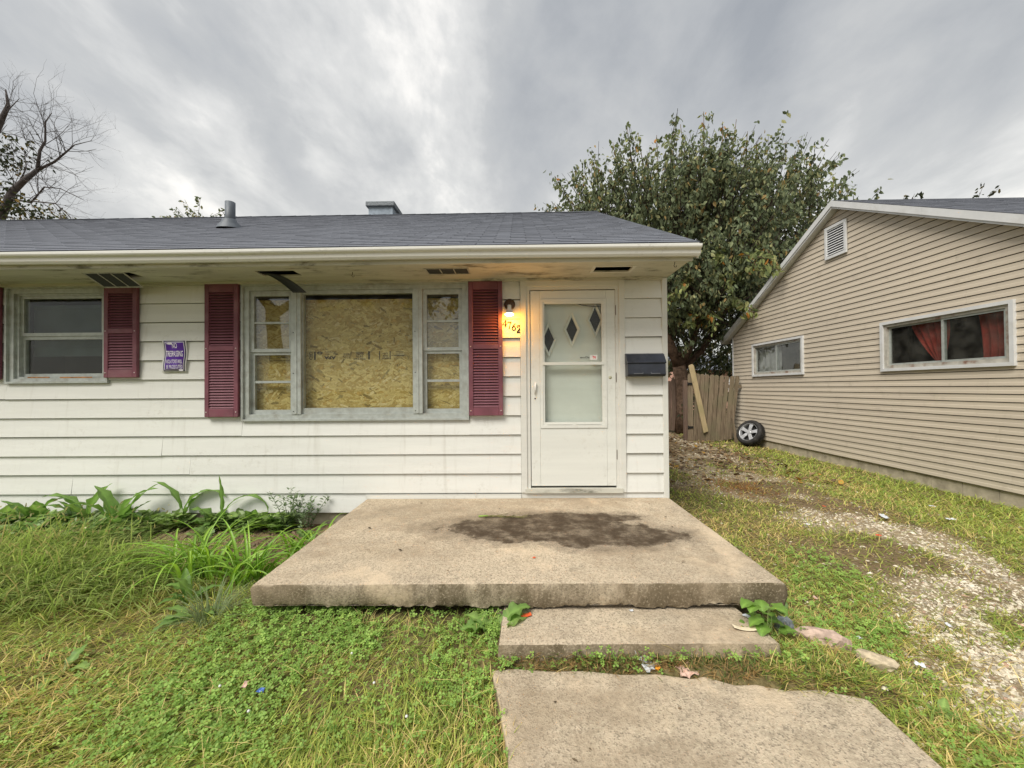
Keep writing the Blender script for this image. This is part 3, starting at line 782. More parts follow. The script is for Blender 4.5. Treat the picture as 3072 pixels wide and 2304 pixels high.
bars('centre_sash', ring(-2.284, -1.097, 1.19, 2.50, .012, .062, .04), WY+.01, WY+.06, M_ALU, win)
pane(-2.272, -1.109, 1.252, 2.46, WY+.03, M_GLASSCLEAR, win)
for (a, c_, sg) in ((-2.842, -2.386, 0), (-.999, -.582, 1)):
    sx = ring(a, c_, 1.85, 2.50, .040, .035, .055); bars('upper_sash', sx, WY+.012, WY+.045, M_ALU, win)
    bars('lower_sash', ring(a, c_, 1.19, 1.849, .036, .045, .03), WY+.03, WY+.065, M_ALU, win)
    bars('glazing_bar', [(a+.04, c_-.04, 2.150, 2.172)], WY+.016, WY+.04, M_ALU, win); bars('glazing_bar', [(a+.036, c_-.036, 1.52, 1.545)], WY+.034, WY+.06, M_ALU, win)
    for z0, z1, yy in ((1.885, 2.150, .030), (2.172, 2.445, .030), (1.235, 1.52, .046), (1.545, 1.819, .046)): pane(a+.036, c_-.036, z0, z1, WY+yy, M_GLASSSIDE if z0 > 1.8 else M_GLASS, win)
# the strand board: base sheet, loose strands proud of it, printed stamp
BY = WY+.115
b = MB(); b.box(-2.86, -.56, BY, BY+.012, 1.13, 2.425)
bd = b.build('strand_board', None, win); bd['label'] = 'yellow strand board nailed behind the window glass'
bm_ = plain('osb_base', (.50, .33, .10), .8, .2, 0, .3, 30); bd.data.materials.append(bm_)
N_ = 3600; u = RNG.random((N_, 8))
cxs = -2.83+2.24*u[:, 0]; czs = 1.16+1.24*u[:, 1]
an = np.where(u[:, 2] < .72, (u[:, 3]-.5)*1.4, (u[:, 3]-.5)*math.pi)
hl = .02+.055*u[:, 4]**1.3; hw = .004+.012*u[:, 5]
ca, sa = np.cos(an), np.sin(an)
T = np.array([[-1, -.6], [-.75, -1], [.8, -1], [1, .3], [.7, 1], [-.85, .9]])
lx = T[None, :, 0]*hl[:, None]; lz = T[None, :, 1]*hw[:, None]*(1+.5*(RNG.random((N_, 6))-.5))
Vx = cxs[:, None]+lx*ca[:, None]-lz*sa[:, None]; Vz = czs[:, None]+lx*sa[:, None]+lz*ca[:, None]
Vy = BY-.0004-.0022*u[:, 6:7]-.0012*(RNG.random((N_, 6)))
V = np.stack([np.clip(Vx, -2.858, -.562), Vy, np.clip(Vz, 1.132, 2.423)], 2)
tone = u[:, 7:8]; cc = np.array([.50, .345, .10])*(1-tone)+np.array([.82, .65, .28])*tone
dk = RNG.random(N_) < .06; cc[dk] *= .5; lt = RNG.random(N_) < .05; cc[lt] = np.array([.82, .66, .34])
o = mobj('strands', np_mesh('strands', V, [(5, 4, 3, 2, 1, 0)], cc), M_OSB, bd); o['kind'] = 'stuff'

def text_mb(body, h, cx, cz, y, sx=1.0, bold=0.0, flip=False, shear=0., ext=.0):
    cu = bpy.data.curves.new('t', 'FONT'); cu.body = body; cu.size = 1.0; cu.align_x = 'CENTER'; cu.offset = bold; cu.shear = shear; cu.extrude = ext/h; cu.resolution_u = 3
    to = bpy.data.objects.new('t', cu); COL.objects.link(to)
    dg = bpy.context.evaluated_depsgraph_get(); m_ = bpy.data.meshes.new_from_object(to.evaluated_get(dg))
    co_ = np.array([v.co[:] for v in m_.vertices]); fs_ = [tuple(p.vertices) for p in m_.polygons]
    bpy.data.objects.remove(to); bpy.data.curves.remove(cu); bpy.data.meshes.remove(m_)
    mn, mx = co_.min(0), co_.max(0); k = h/(mx[1]-mn[1]); s_ = -1 if flip else 1
    b = MB(); c0 = (mn+mx)/2
    b.add([(cx+s_*(p[0]-c0[0])*k*sx, y-(p[2]-mn[2])*k, cz+s_*(p[1]-c0[1])*k) for p in co_], fs_); return b
b = MB(); ST = BY-.0050
def stamp(body, h, px_, pz_, sx=1.0, bold=0.):
    # position in the close-up strip: px_ 90..2095 across the pane, pz_ 0..430 down
    x = -2.262+(px_-90)/(2095-90)*1.158; z = 1.868-(pz_-150)/190*.098
    t = text_mb(body, h, x, z, ST, sx, bold, True); b.add(t.v, t.f)
def sbar(p0, p1, q0, q1):
    x0 = -2.262+(p0-90)/2005*1.158; x1 = -2.262+(p1-90)/2005*1.158; z0 = 1.868-(q1-150)/190*.098; z1 = 1.868-(q0-150)/190*.098
    b.box(x0, x1, ST-.0002, ST, z0, z1)
stamp('APA', .036, 480, 296, 1.35, .03); stamp('4SA', .018, 425, 222, 1.1, .01); stamp('MILL', .018, 580, 222, 1.1, .01)
sbar(380, 595, 172, 182); sbar(180, 208, 165, 340); sbar(1200, 1213, 165, 340); sbar(1218, 1232, 165, 340); sbar(1408, 1422, 165, 340); sbar(1608, 1622, 165, 340)
stamp('7/16 CAT', .020, 1035, 325, 1.25, .012); stamp('24/16', .020, 1040, 270, 1.2, .015); stamp('RATED', .015, 1040, 222, 1.3, .03); stamp('SHEATHING', .013, 1040, 190, .95, .03)
stamp('SEP29', .020, 1530, 318, 1.1, .015); stamp('2022', .018, 1525, 268, 1.2, .015); stamp('12:31', .015, 1522, 215, 1.4, .01)
stamp('15/32 X 48', .010, 790, 275, 1.3, .01); stamp('11.1 mm', .010, 795, 308, 1.3, .01); stamp('PS 2-18', .009, 790, 215, 1.6, .02); stamp('EXPOSURE 1', .009, 790, 240, 1.2, .02)
for i, (l_, w_) in enumerate((('STRENGTH AXIS', 180), ('THIS DIRECTION', 200), ('SIZED FOR SPACING', 290), ('O-2 CSA 0325', 290))): stamp(l_, .009, 1790, 185+i*44, .9, .02)
sbar(1640, 1930, 252, 262); sbar(1940, 2030, 288, 292)
for zz in (165, 190, 250, 320): stamp('IIIII', .010, 2060, zz, 1.4, .02)
# oval mark and ring mark at the left end of the stamp
def ringmark(px_, pz_, rx, rz_, w):
    x = -2.262+(px_-90)/2005*1.158; z = 1.868-(pz_-150)/190*.098; n = 20
    vs = []; 
    for i in range(n):
        t = 2*math.pi*i/n; vs += [(x+rx*math.cos(t), ST, z+rz_*math.sin(t)), (x+(rx-w)*math.cos(t), ST, z+(rz_-w)*math.sin(t))]
    b.add(vs, [(2*i, (2*i+2) % (2*n), (2*i+3) % (2*n), 2*i+1) for i in range(n)])
ringmark(287, 198, .024, .022, .005); sbar(225, 345, 182, 205); ringmark(118, 250, .022, .045, .006); sbar(108, 128, 215, 285)
xs_ = -2.6
b.box(-2.70, -2.40, ST-.0002, ST, 1.762, 1.766); b.box(-2.70, -2.696, ST-.0002, ST, 1.766, 1.83); t = text_mb('CONSTRUCTION', .012, -2.56, 1.80, ST, .9, .02, True); b.add(t.v, t.f)
o = b.build('printed_stamp', M_BLACK, bd)

# shutters
def slat_mesh(w):
    m = MB(); m.add([(-w/2, -.013, -.009), (w/2, -.013, -.009), (w/2, .003, .013), (-w/2, .003, .013), (-w/2, -.010, -.0115), (w/2, -.010, -.0115), (w/2, .006, .0105), (-w/2, .006, .0105)],
        [(0, 1, 2, 3), (4, 7, 6, 5), (0, 4, 5, 1), (3, 2, 6, 7), (0, 3, 7, 4), (1, 5, 6, 2)]); me_ = m.mesh('slat'); me_.materials.append(M_SHUTTER); return me_
SLATS = {}
def shutter(x0, x1, z0, z1, zm, label, tilt=0.):
    st = .045; yb, yf = WY-.024, WY-.060
    sh = bars('shutter', [(x0, x0+st, z0, z1), (x1-st, x1, z0, z1), (x0+st, x1-st, z0, z0+.085), (x0+st, x1-st, z1-.085, z1), (x0+st, x1-st, zm-.026, zm+.026)], yf, yb, M_SHUTTER, house)
    bevel(sh, .004); sh['label'] = label
    bars('back_panel', [(x0+.01, x1-.01, z0+.01, z1-.01)], yb-.001, yb+.003, M_DARKWALL, sh)
    w = round(x1-x0-2*st, 4)
    if w not in SLATS: SLATS[w] = slat_mesh(w)
    for a, c_ in ((z0+.085, zm-.026), (zm+.026, z1-.085)):
        n = int((c_-a)/.0285); p = (c_-a)/n
        for i in range(n): mobj('slat', SLATS[w], None, sh, ((x0+x1)/2, yb-.020, a+p*(i+.5)))
    screws([(x0+.02, z0+.05), (x1-.02, z0+.05), (x0+.02, zm), (x1-.02, zm)], yf, sh)
shutter(-4.352, -4.000, 1.590, 2.562, 2.08, 'burgundy louvred shutter right of the small window')
shutter(-5.835, -5.480, 1.582, 2.562, 2.08, 'burgundy louvred shutter cut off at the left edge of the picture')
shutter(-3.279, -2.925, 1.169, 2.562, 1.885, 'tall burgundy louvred shutter left of the boarded window')
shutter(-.508, -.156, 1.165, 2.558, 1.880, 'tall burgundy louvred shutter lit by the porch lamp')

# ------------------------------------------------------------------ front door
X0, X1, Z0, Z1 = OPEN[2]
df = bars('door_frame', [(X0, X0+.062, Z0+.06, Z1), (X1-.062, X1, Z0+.06, Z1), (X0+.062, X1-.062, Z1-.062, Z1)], WY-.03, WY+.07, M_TRIM, house); bevel(df, .004)
bars('drip_cap', [(X0-.02, X1+.02, Z1, Z1+.012)], WY-.045, WY+.01, M_TRIM, df)
bars('z_bar', [(X0+.062, X0+.098, Z0+.06, Z1-.062), (X1-.098, X1-.062, Z0+.06, Z1-.062), (X0+.098, X1-.098, Z1-.094, Z1-.062)], WY-.018, WY+.05, M_TRIM, df)
bars('threshold', [(X0+.04, X1-.04, Z0+.06, Z0+.105)], WY-.045, WY+.06, M_SOFFIT, df); bars('riser_board', [(X0+.0, X1, Z0+.003, Z0+.0595)], WY-.014, WY+.05, M_TRIM, df)
dx0, dx1, dz0, dz1 = .134, 1.017, .425, 2.464
sd = bars('storm_door', [(dx0, .232, dz0, dz1), (.924, dx1, dz0, dz1), (.232, .924, 2.372, dz1), (.232, .924, dz0, 1.028)], WY-.012, WY+.022, M_DOOR, house); bevel(sd, .005)
bars('glass_moulding', ring(.232, .924, 1.028, 2.372, .030), WY-.020, WY-.0, M_DOOR, sd); bars('inner_moulding', ring(.262, .894, 1.058, 2.342, .018, .03), WY-.014, WY+.01, M_DOOR, sd)
bars('meeting_rail', [(.262, .894, 1.684, 1.714)], WY-.024, WY+.012, M_DOOR, sd); bars('latch_bar', [(.30, .56, 1.064, 1.074), (.60, .86, 1.064, 1.074)], WY-.020, WY-.0145, M_DOOR, sd)
pane(.280, .876, 1.712, 2.324, WY+.004, M_GLASSDOOR, sd); pane(.282, .874, 1.088, 1.684, WY-.004, M_GLASSDOOR, sd)
b = MB(); b.tube([(.182, WY-.013, 1.50), (.182, WY-.032, 1.49), (.180, WY-.034, 1.44), (.176, WY-.026, 1.38)], [.010, .012, .010, .005], 10); b.lathe([(.017, 0), (.017, .004), (.008, .008)], 16, Matrix.Translation((.182, WY-.012, 1.465)) @ Matrix.Rotation(math.pi/2, 4, 'X')); b.build('handle', M_WHITEPLASTIC, sd)
b = MB(); b.tube([(.178, WY-.012, 1.337), (.178, WY-.016, 1.337)], .008, 10); b.build('keyhole', M_BROWN, sd)
b = MB(); b.tube([(.960, WY-.012, 1.55), (.960, WY-.0135, 1.55)], .017, 14); b.build('paint_patch', plain('bare_patch', (.42, .42, .30), .7), sd)
for zz in (.75, 1.55, 2.25): bars('hinge', [(1.0185, 1.024, zz-.05, zz+.05)], WY-.022, WY-.008, M_BROWN, sd)
# inner door with three diamond lights
IY = WY+.075
DI = [(.329, 1.960), (.578, 2.065), (.826, 2.165)]; hw_, hh_ = .060, .135
b = MB()
# door skin: built around the three diamonds from vertical strips
xs_ = sorted({.10, 1.05, *[d[0]+s_*hw_ for d in DI for s_ in (-1, 0, 1)]})
def hole_at(x, sgn):
    for cx, cz in DI:
        if abs(x-cx) <= hw_+1e-9: return cz + sgn*hh_*(1-abs(x-cx)/hw_), True
    return None, False
for a, c_ in zip(xs_, xs_[1:]):
    mid = (a+c_)/2; _, inside = hole_at(mid, 1)
    if not inside: b.box(a, c_, IY, IY+.035, .42, 2.45)
    else:
        for sgn, zz in ((-1, .42), (1, 2.45)):
            ha, hc = hole_at(a+1e-7, sgn)[0] if hole_at(a, sgn)[1] else None, hole_at(c_-1e-7, sgn)[0]
            if ha is None: ha = hole_at(a+1e-6, sgn)[0]
            b.prism([(a, zz), (c_, zz), (c_, hc), (a, ha)], 'y', IY, IY+.035)
idr = b.build('inner_door', M_INNER, house)
for cx, cz in DI:
    vs = []; P_ = [(0, 1), (1, 0), (0, -1), (-1, 0)]
    for k_ in (1.0, 1.36):
        for p in P_: vs.append((cx+p[0]*hw_*k_*(1.0 if k_ == 1 else 1.04), IY-(.010 if k_ == 1 else .022), cz+p[1]*hh_*k_))
    vs += [(v[0], IY, v[2]) for v in vs]
    b = MB(); b.add(vs, [(i, (i+1) % 4, 4+(i+1) % 4, 4+i) for i in range(4)] + [(4+i, 4+(i+1) % 4, 12+(i+1) % 4, 12+i) for i in range(4)] + [((i+1) % 4, i, 8+i, 8+(i+1) % 4) for i in range(4)]); b.build('diamond_frame', M_INNER, idr)
    b = MB(); b.prism([(cx+p[0]*hw_*1.02, cz+p[1]*hh_*1.02) for p in P_], 'y', IY+.012, IY+.016); b.build('diamond_pane', plain('dark_glass', (.010, .012, .012), .3, .15), idr)
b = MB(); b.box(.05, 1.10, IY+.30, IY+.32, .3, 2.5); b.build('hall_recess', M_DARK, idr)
b = MB(); b.tube([(.62, WY+.03, 2.335), (.68, WY+.03, 2.318), (.76, WY+.03, 2.305), (.90, WY+.03, 2.297)], .004, 6); b.build('closer_wire', M_BLACK, sd)
# sticker on the storm-door glass
b = MB(); b.box(.755, .832, WY+.0020, WY+.0036, 1.737, 1.788); sk = b.build('sticker', M_WHITEPLASTIC, sd); sk['label'] = 'torn white dog warning sticker'
t = text_mb('ware of Dog', .030, .700, 1.760, WY+.0018, .62, .02); tag(t.build('lettering', M_BLACK, sk), kind='stuff')
dog = [(.782, 1.778), (.788, 1.781), (.793, 1.776), (.797, 1.772), (.812, 1.771), (.819, 1.775), (.815, 1.766), (.815, 1.746), (.811, 1.746), (.809, 1.760), (.800, 1.761), (.797, 1.746), (.793, 1.746), (.793, 1.765), (.788, 1.770), (.781, 1.772)]
b = MB(); b.prism(dog, 'y', WY+.0012, WY+.0019); b.build('dog_figure', M_DOGRED, sk)

# ------------------------------------------------------------------ porch and step
b = MB(); P0, P1, P2, P3 = (-1.590, 2.285), (1.560, 2.300), (1.548, WY-.016), (-1.585, WY-.016)
def rough_slab(p, z1b, z1f, z0, name, mat, label, cat, nx_=44, ny_=26, amp=.004, edge=.014, seed=0):
    (ax, ay), (bx_, by), (cx, cy), (dx, dy) = p
    r = np.random.default_rng(seed); u = np.linspace(0, 1, nx_); v = np.linspace(0, 1, ny_); U, V_ = np.meshgrid(u, v, indexing='ij')
    X = (ax*(1-U)+bx_*U)*(1-V_) + (dx*(1-U)+cx*U)*V_; Y = (ay*(1-U)+by*U)*(1-V_) + (dy*(1-U)+cy*U)*V_
    Zt = z1f*(1-V_)+z1b*V_ + (fbm(X, Y, 3, 31+seed)-.5)*amp
    ro = np.minimum(np.minimum(X-X.min(), X.max()-X), Y-Y.min())
    Zt = Zt - .5*edge*np.exp(-ro/.012)*(1 + .9*(fbm(X*3, Y*3, 8, 41)-.5))
    top = np.stack([X, Y, Zt], 2)
    b = MB(); vs = top.reshape(-1, 3); idx = lambda i, j: i*ny_+j
    b.add(vs, [(idx(i, j), idx(i+1, j), idx(i+1, j+1), idx(i, j+1)) for i in range(nx_-1) for j in range(ny_-1)], True)
    # skirt with a rough lower edge: front, left, right, back
    path = [(i, 0) for i in range(nx_)] + [(nx_-1, j) for j in range(1, ny_)] + [(i, ny_-1) for i in range(nx_-2, -1, -1)] + [(0, j) for j in range(ny_-2, 0, -1)]
    L = [top[i, j] for i, j in path]; n = len(L); rows = []
    cen = np.array([X.mean(), Y.mean()])
    for lev, (fz, outw) in enumerate(((0, 0), (.12, .006), (.5, .008), (.85, .006), (1, -.002))):
        row = []
        for k, p_ in enumerate(L):
            d = p_[:2]-cen; nrm = np.array([np.sign(d[0]) if path[k][0] in (0, nx_-1) else 0, -1 if path[k][1] == 0 else 0.])
            jit = ((r.random()-.5)*.007 + (fbm(np.array([p_[0]*3]), np.array([p_[1]*3+lev]), 5, 47)[0]-.5)*.022) if lev else 0
            z = p_[2]*(1-fz) + z0*fz + (((r.random()-.5)*.014 + (fbm(np.array([p_[0]]), np.array([p_[1]]), 5, 48)[0]-.5)*.05) if lev == 4 else 0)
            row.append((p_[0]+nrm[0]*(outw+jit), p_[1]+nrm[1]*(outw+jit), z))
        rows.append(row)
    vs = [q_ for row in rows for q_ in row]
    b.add(vs, [(l*n+(k+1) % n, l*n+k, (l+1)*n+k, (l+1)*n+(k+1) % n) for l in range(4) for k in range(n)], True)
    b.add([(ax, ay, z0+.004), (bx_, by, z0+.004), (cx, cy, z0+.004), (dx, dy, z0+.004)], [(3, 2, 1, 0)])
    o = b.build(name, mat); return tag(o, label, cat)
porch = rough_slab((P0, P1, P2, P3), .302, .292, .158, 'concrete_porch', M_SLAB, 'wide concrete porch slab with a dark stain before the door', 'porch', 170, 70)
b = MB(); b.box(-1.25, 1.25, 2.75, WY-.03, -.12, .161); b.build('porch_base', M_FOUND, porch)
rough_slab(((-.108, 2.0), (1.335, 2.012), (1.27, 2.40), (-.09, 2.40)), .132, .128, -.06, 'concrete_step', M_STEP, 'narrow concrete step in front of the porch slab', 'step', 90, 24, .005, .016, 3)

# ------------------------------------------------------------------ the tan house next door
NX = 6.0
NYF, NYN, NYP = 10.80, 3.68, 7.22            # far corner, near corner, ridge
NZE, NZP = 2.80, 4.74                        # wall height at the eaves, at the peak
nb = thing('tan_house', 'tan vinyl-sided gable house with sliding windows on the right', 'house', (NX, 7.2, -.05))
NOPEN = [(4.738, 6.385, 1.70, 2.44), (8.17, 9.856, 1.715, 2.468)]
def rake(y): return NZP - (NZP-NZE)*abs(y-NYP)/(NYF-NYP if y > NYP else NYP-NYN)
b = MB()
for y0, y1, z0, z1 in grid_minus(NYN, NYF, .126, NZE, NOPEN): b.box(NX+.004, NX+.1, y0, y1, z0, z1)
b.prism([(NYN, NZE+.001), (NYF, NZE+.001), (NYP, NZP)], 'x', NX+.004, NX+.1)
b.box(NX+.101, NX+9, NYN, NYN+.1, .06, NZE); b.box(NX+.101, NX+9, NYF-.1, NYF, .06, NZE); b.box(NX+9, NX+9.1, NYN, NYF, .06, NZE)
nwall = b.build('wall', M_DARKWALL, nb)
CH = .0995
k = 0; z = .125
while z < NZP-.03:
    z1 = z+CH
    for (a, c_, p, q_) in grid_minus(NYN, NYF-.03, z, min(z1, NZP-.005), [(h[0]-.002, h[1]+.002, h[2]-.002, h[3]+.002) for h in NOPEN]):
        if c_-a > 3.2:
            cut_ = a + (1.1+(k//2*1.37) % 2.0); spans = [(a, cut_-.0012), (cut_+.0012, c_)]
        else: spans = [(a, c_)]
        def ext(zz):
            if zz <= NZE: return NYN, NYF-.03
            t = (NZP-zz)/(NZP-NZE); return NYP-(NYP-NYN)*t, NYP+(NYF-.03-NYP)*t
        # the far end bows slightly where panels sag near the ground
        f0, f1 = (p-z)/CH, (q_-z)/CH
        prof_ = [(-.0115, .09), (-.0120, .13), (-.0080, .50), (-.0050, .55), (-.0030, .97), (.0, 1.0)]
        pr = [(NX+x_, z+t_*CH) for x_, t_ in prof_ if f0-1e-6 <= t_ <= f1+1e-6]
        if len(pr) < 2: pr = [(NX-.008, p), (NX-.004, q_)]
        else:
            if f0 > 1e-6: pr = [(pr[0][0], p)] + pr
            if f1 < .99: pr = pr + [(pr[-1][0], q_)]
        pr = [(NX+.003, pr[0][1])] + pr + [(NX+.003, pr[-1][1])]
        for a, c_ in spans:
            if a >= ext(pr[-1][1])[1] or c_ <= ext(pr[-1][1])[0]:
                if a >= ext(pr[0][1])[1] or c_ <= ext(pr[0][1])[0]: continue
            vs = []
            for e_ in (0, 1):
                for (x_, zz) in pr:
                    y0, y1 = ext(zz); vs.append((x_, min(max(a, y0), y1) if e_ == 0 else max(min(c_, y1), y0), zz))
            n = len(pr); m_ = MB(); m_.add(vs, [tuple(range(n)), tuple(range(2*n-1, n-1, -1))] + [(i+1, i, n+i, n+i+1) for i in range(n-1)]); m_.build('siding_panel', M_VINYL, nwall)
    z = z1; k += 1
b = MB(); b.box(NX-.018, NX+.03, NYF-.03, NYF+.02, .05, NZE); b.build('corner_post', M_WHITETRIM, nb)
# foundation blocks
for i in range(18):
    y0 = NYN + .05 + i*.40
    b = MB(); b.box(NX+.02, NX+.2, y0, y0+.392, -.16, .123); b.build('foundation_block', M_FOUND, nb)
# roof: two slopes with shingle courses on the near one
OV = .30; RX = NX-.14
def nroof(y): return NZP+.155 - (NZP-NZE)*abs(y-NYP)/(NYF-NYP if y > NYP else NYP-NYN)
b = MB(); b.prism([(NYN-OV, nroof(NYN-OV)), (NYP, nroof(NYP)), (NYF+OV, nroof(NYF+OV)), (NYF+OV, nroof(NYF+OV)-.05), (NYP, nroof(NYP)-.06), (NYN-OV, nroof(NYN-OV)-.05)], 'x', RX, NX+9.3); nr = b.build('roof', M_SHINGLE, nb)
b = MB(); b2 = MB(); a_ = math.atan((NZP-NZE)/(NYP-NYN)); Ls = math.hypot(NYP-NYN+OV, nroof(NYP)-nroof(NYN-OV)); nn = int(Ls/.127)
for c_ in range(nn):
    T = Matrix.Translation((0, NYN-OV+c_*.127*math.cos(a_), nroof(NYN-OV)+.002+c_*.127*math.sin(a_))) @ Matrix.Rotation(a_, 4, 'X')
    x = RX-.015
    for s_ in range(9):
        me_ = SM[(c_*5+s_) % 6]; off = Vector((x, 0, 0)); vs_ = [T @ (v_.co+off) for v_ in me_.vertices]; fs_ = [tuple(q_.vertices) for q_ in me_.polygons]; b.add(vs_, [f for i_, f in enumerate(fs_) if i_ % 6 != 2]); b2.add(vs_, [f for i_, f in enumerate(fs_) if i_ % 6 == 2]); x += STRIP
o = b.build('shingle_courses', M_SHINGLE, nr); o['kind'] = 'stuff'; o = b2.build('shingle_edges', M_BITUMENSHADE, nr); o['kind'] = 'stuff'
# rake boards: two pieces on the near side, pieces on the far side
def rakeboard(y0, y1, drop, x0, x1, name, dz=0.):
    b = MB(); b.prism([(y0, nroof(y0)-.004+dz), (y1, nroof(y1)-.004+dz), (y1, nroof(y1)-drop+dz), (y0, nroof(y0)-drop+dz)], 'x', x0, x1); return b.build(name, M_WHITETRIM, nb)
for y0, y1 in ((5.62, NYP), (NYN-OV, 5.617)): rakeboard(y0, y1, .115, RX-.012, RX+.004, 'rake_board')
for y0, y1, d_ in ((NYP+.001, 9.1, 0), (9.104, 10.2, -.012), (10.204, NYF+OV, .006)): rakeboard(y0, y1, .115, RX-.012, RX+.004, 'rake_board', d_)
for y0, y1 in ((NYN-OV, NYP), (NYP+.001, NYF+OV)):
    b = MB(); b.prism([(y0, nroof(y0)-.10), (y1, nroof(y1)-.10), (y1, nroof(y1)-.15), (y0, nroof(y0)-.15)], 'x', RX+.005, NX-.001); b.build('rake_soffit', M_WHITETRIM, nb)
b = MB(); b.box(RX-.01, NX+9, NYF+OV+.001, NYF+OV+.09, nroof(NYF+OV)-.12, nroof(NYF+OV)-.02); b.build('gutter', M_WHITETRIM, nb)
# gable vent
vx = NX-.016
b = MB()
for y0, y1, z0, z1 in ring(7.03, 7.52, 3.86, 4.475, .055): b.box(vx-.03, vx, y0, y1, z0, z1)
gv = b.build('gable_vent', M_WHITETRIM, nb); bevel(gv, .005)
b = MB(); b.box(vx-.004, vx-.001, 7.085, 7.465, 3.915, 4.42); b.build('vent_backing', M_DARK, gv)
b = MB(); b.add([(0, -.19, 0), (0, .19, 0), (-.020, .19, -.026), (-.020, -.19, -.026), (.003, -.19, -.004), (.003, .19, -.004), (-.017, .19, -.030), (-.017, -.19, -.030)], [(0, 1, 2, 3), (7, 6, 5, 4), (3, 2, 6, 7), (0, 4, 5, 1)]); slm = b.mesh('louvre'); slm.materials.append(M_WHITETRIM)
for i in range(11): mobj('louvre', slm, None, gv, (vx-.004, 7.275, 4.42-.046*i))
# sliding windows
def slider(y0, y1, z0, z1, mid, label, rusty):
    def B(name, rects, x0, x1, mat, par):
        b = MB()
        for a, c_, p, q_ in rects: b.box(x0, x1, a, c_, p, q_)
        return b.build(name, mat, par)
    w = B('window', ring(y0-.03, y1+.03, z0-.03, z1+.03, .045), NX-.045, NX+.02, M_WHITETRIM, nb); w['label'] = label
    B('metal_frame', ring(y0+.015, y1-.015, z0+.015, z1-.015, .045, .05, .04), NX-.02, NX+.05, M_RUST, w)
    B('sash', ring(y0+.06, mid+.03, z0+.065, z1-.055, .028), NX-.006, NX+.018, M_ALU, w)
    B('sash', ring(mid-.0, y1-.06, z0+.065, z1-.055, .028), NX+.019, NX+.04, M_ALU, w)
    for a, c_, x_ in ((y0+.088, mid+.002, NX+.004), (mid+.028, y1-.088, NX+.028)):
        b = MB(); b.box(x_, x_+.004, a, c_, z0+.093, z1-.083); b.build('pane', M_GLASSN, w)
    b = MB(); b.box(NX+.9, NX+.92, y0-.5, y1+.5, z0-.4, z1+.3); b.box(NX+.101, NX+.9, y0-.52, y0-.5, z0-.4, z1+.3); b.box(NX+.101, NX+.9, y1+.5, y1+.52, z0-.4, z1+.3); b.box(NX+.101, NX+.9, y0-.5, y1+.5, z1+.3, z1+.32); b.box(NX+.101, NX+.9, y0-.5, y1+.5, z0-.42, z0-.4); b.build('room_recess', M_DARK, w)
    return w
def curtain(w, mat, x, prof_l, prof_r, z0, z1, name='curtain', fold=.018, nf=5):
    """curtain between two edges given as functions of height fraction"""
    n, m_ = 60, 14; vs = []
    for j in range(m_+1):
        t = j/m_; zz = z1+(z0-z1)*t; a, c_ = prof_l(t), prof_r(t)
        for i in range(n+1):
            s_ = i/n; vs.append((x + fold*math.sin(s_*nf*2*math.pi+1.3*math.sin(3*t)) , a+(c_-a)*s_, zz))
    b = MB(); b.add(vs, [(j*(n+1)+i, j*(n+1)+i+1, (j+1)*(n+1)+i+1, (j+1)*(n+1)+i) for j in range(m_) for i in range(n)], True); o = b.build(name, mat, w)
    mo = o.modifiers.new('solid', 'SOLIDIFY'); mo.thickness = .002
w1 = slider(4.738, 6.385, 1.70, 2.44, 5.50, 'sliding window with two red curtains', True)
curtain(w1, M_CURTAIN, NX+.10, lambda t: 5.52+.10*t**2, lambda t: 6.06-.42*t**1.6 if t < 2 else 0, 1.74, 2.42)
curtain(w1, M_CURTAIN, NX+.12, lambda t: 4.84, lambda t: 5.20-.05*t, 1.74, 2.42, nf=4)
w2 = slider(8.17, 9.856, 1.715, 2.468, 9.00, 'small sliding window with a pale net curtain in one half', False)
curtain(w2, M_NETCURTAIN, NX+.09, lambda t: 8.98, lambda t: 9.80, 1.76, 2.45, 'net_curtain', .012, 4)

# ------------------------------------------------------------------ wooden gate, fence, leaning plank
def picket_poly(w, h_):
    r_ = w*.42; pts = [(-w/2, 0), (w/2, 0), (w/2, h_-r_)]
    for t in np.linspace(.35, math.pi-.35, 6): pts.append((w/2*math.cos(t)*.98, h_-r_+r_*math.sin(t)))
    return pts + [(-w/2, h_-r_)]
def picket(parent, xt, zt, xb, zb, yt, yb_, w, mat, seed):
    r_ = random.Random(seed); L_ = math.hypot(xt-xb, zt-zb); poly = picket_poly(w, L_); a_ = math.atan2(xt-xb, zt-zb); th = .018
    vs = []
    for e_ in (0, 1):
        for (p, q_) in poly:
            q2 = q_/L_; x = xb + p*math.cos(a_) + q_*math.sin(a_); zz = zb - p*math.sin(a_) + q_*math.cos(a_)
            vs.append((x + .006*math.sin(q2*4+seed), yb_+(yt-yb_)*q2 + th*e_ + p*r_.uniform(-.02, .02), zz))
    n = len(poly); b = MB(); b.add(vs, [tuple(range(n)), tuple(range(2*n-1, n-1, -1))] + [((i+1) % n, i, n+i, n+(i+1) % n) for i in range(n)]); return b.build('picket', mat, parent)
gate = thing('wooden_gate', 'sagging wooden picket gate between the two houses', 'gate', (5.2, 10.4, 0))
PK = [(4.614, 1.795, 4.582, .022), (4.819, 1.794, 4.713, .003), (4.931, 1.783, 4.824, -.017), (5.057, 1.773, 4.936, .001), (5.191, 1.762, 5.057, .001), (5.325, 1.752, 5.178, .0), (5.461, 1.741, 5.290, .027), (5.597, 1.731, 5.411, .036), (5.730, 1.724, 5.532, .054), (5.866, 1.719, 5.643, .072)]
for i, (xt, zt, xb, zb) in enumerate(PK):
    picket(gate, xt, zt, xb, zb-.03, 10.35+.014*(i % 2)-.01*(i == 0), 10.35+.014*(i % 2)-.01*(i == 0), (.142 if i == 0 else .112), M_PICKET, i+1)
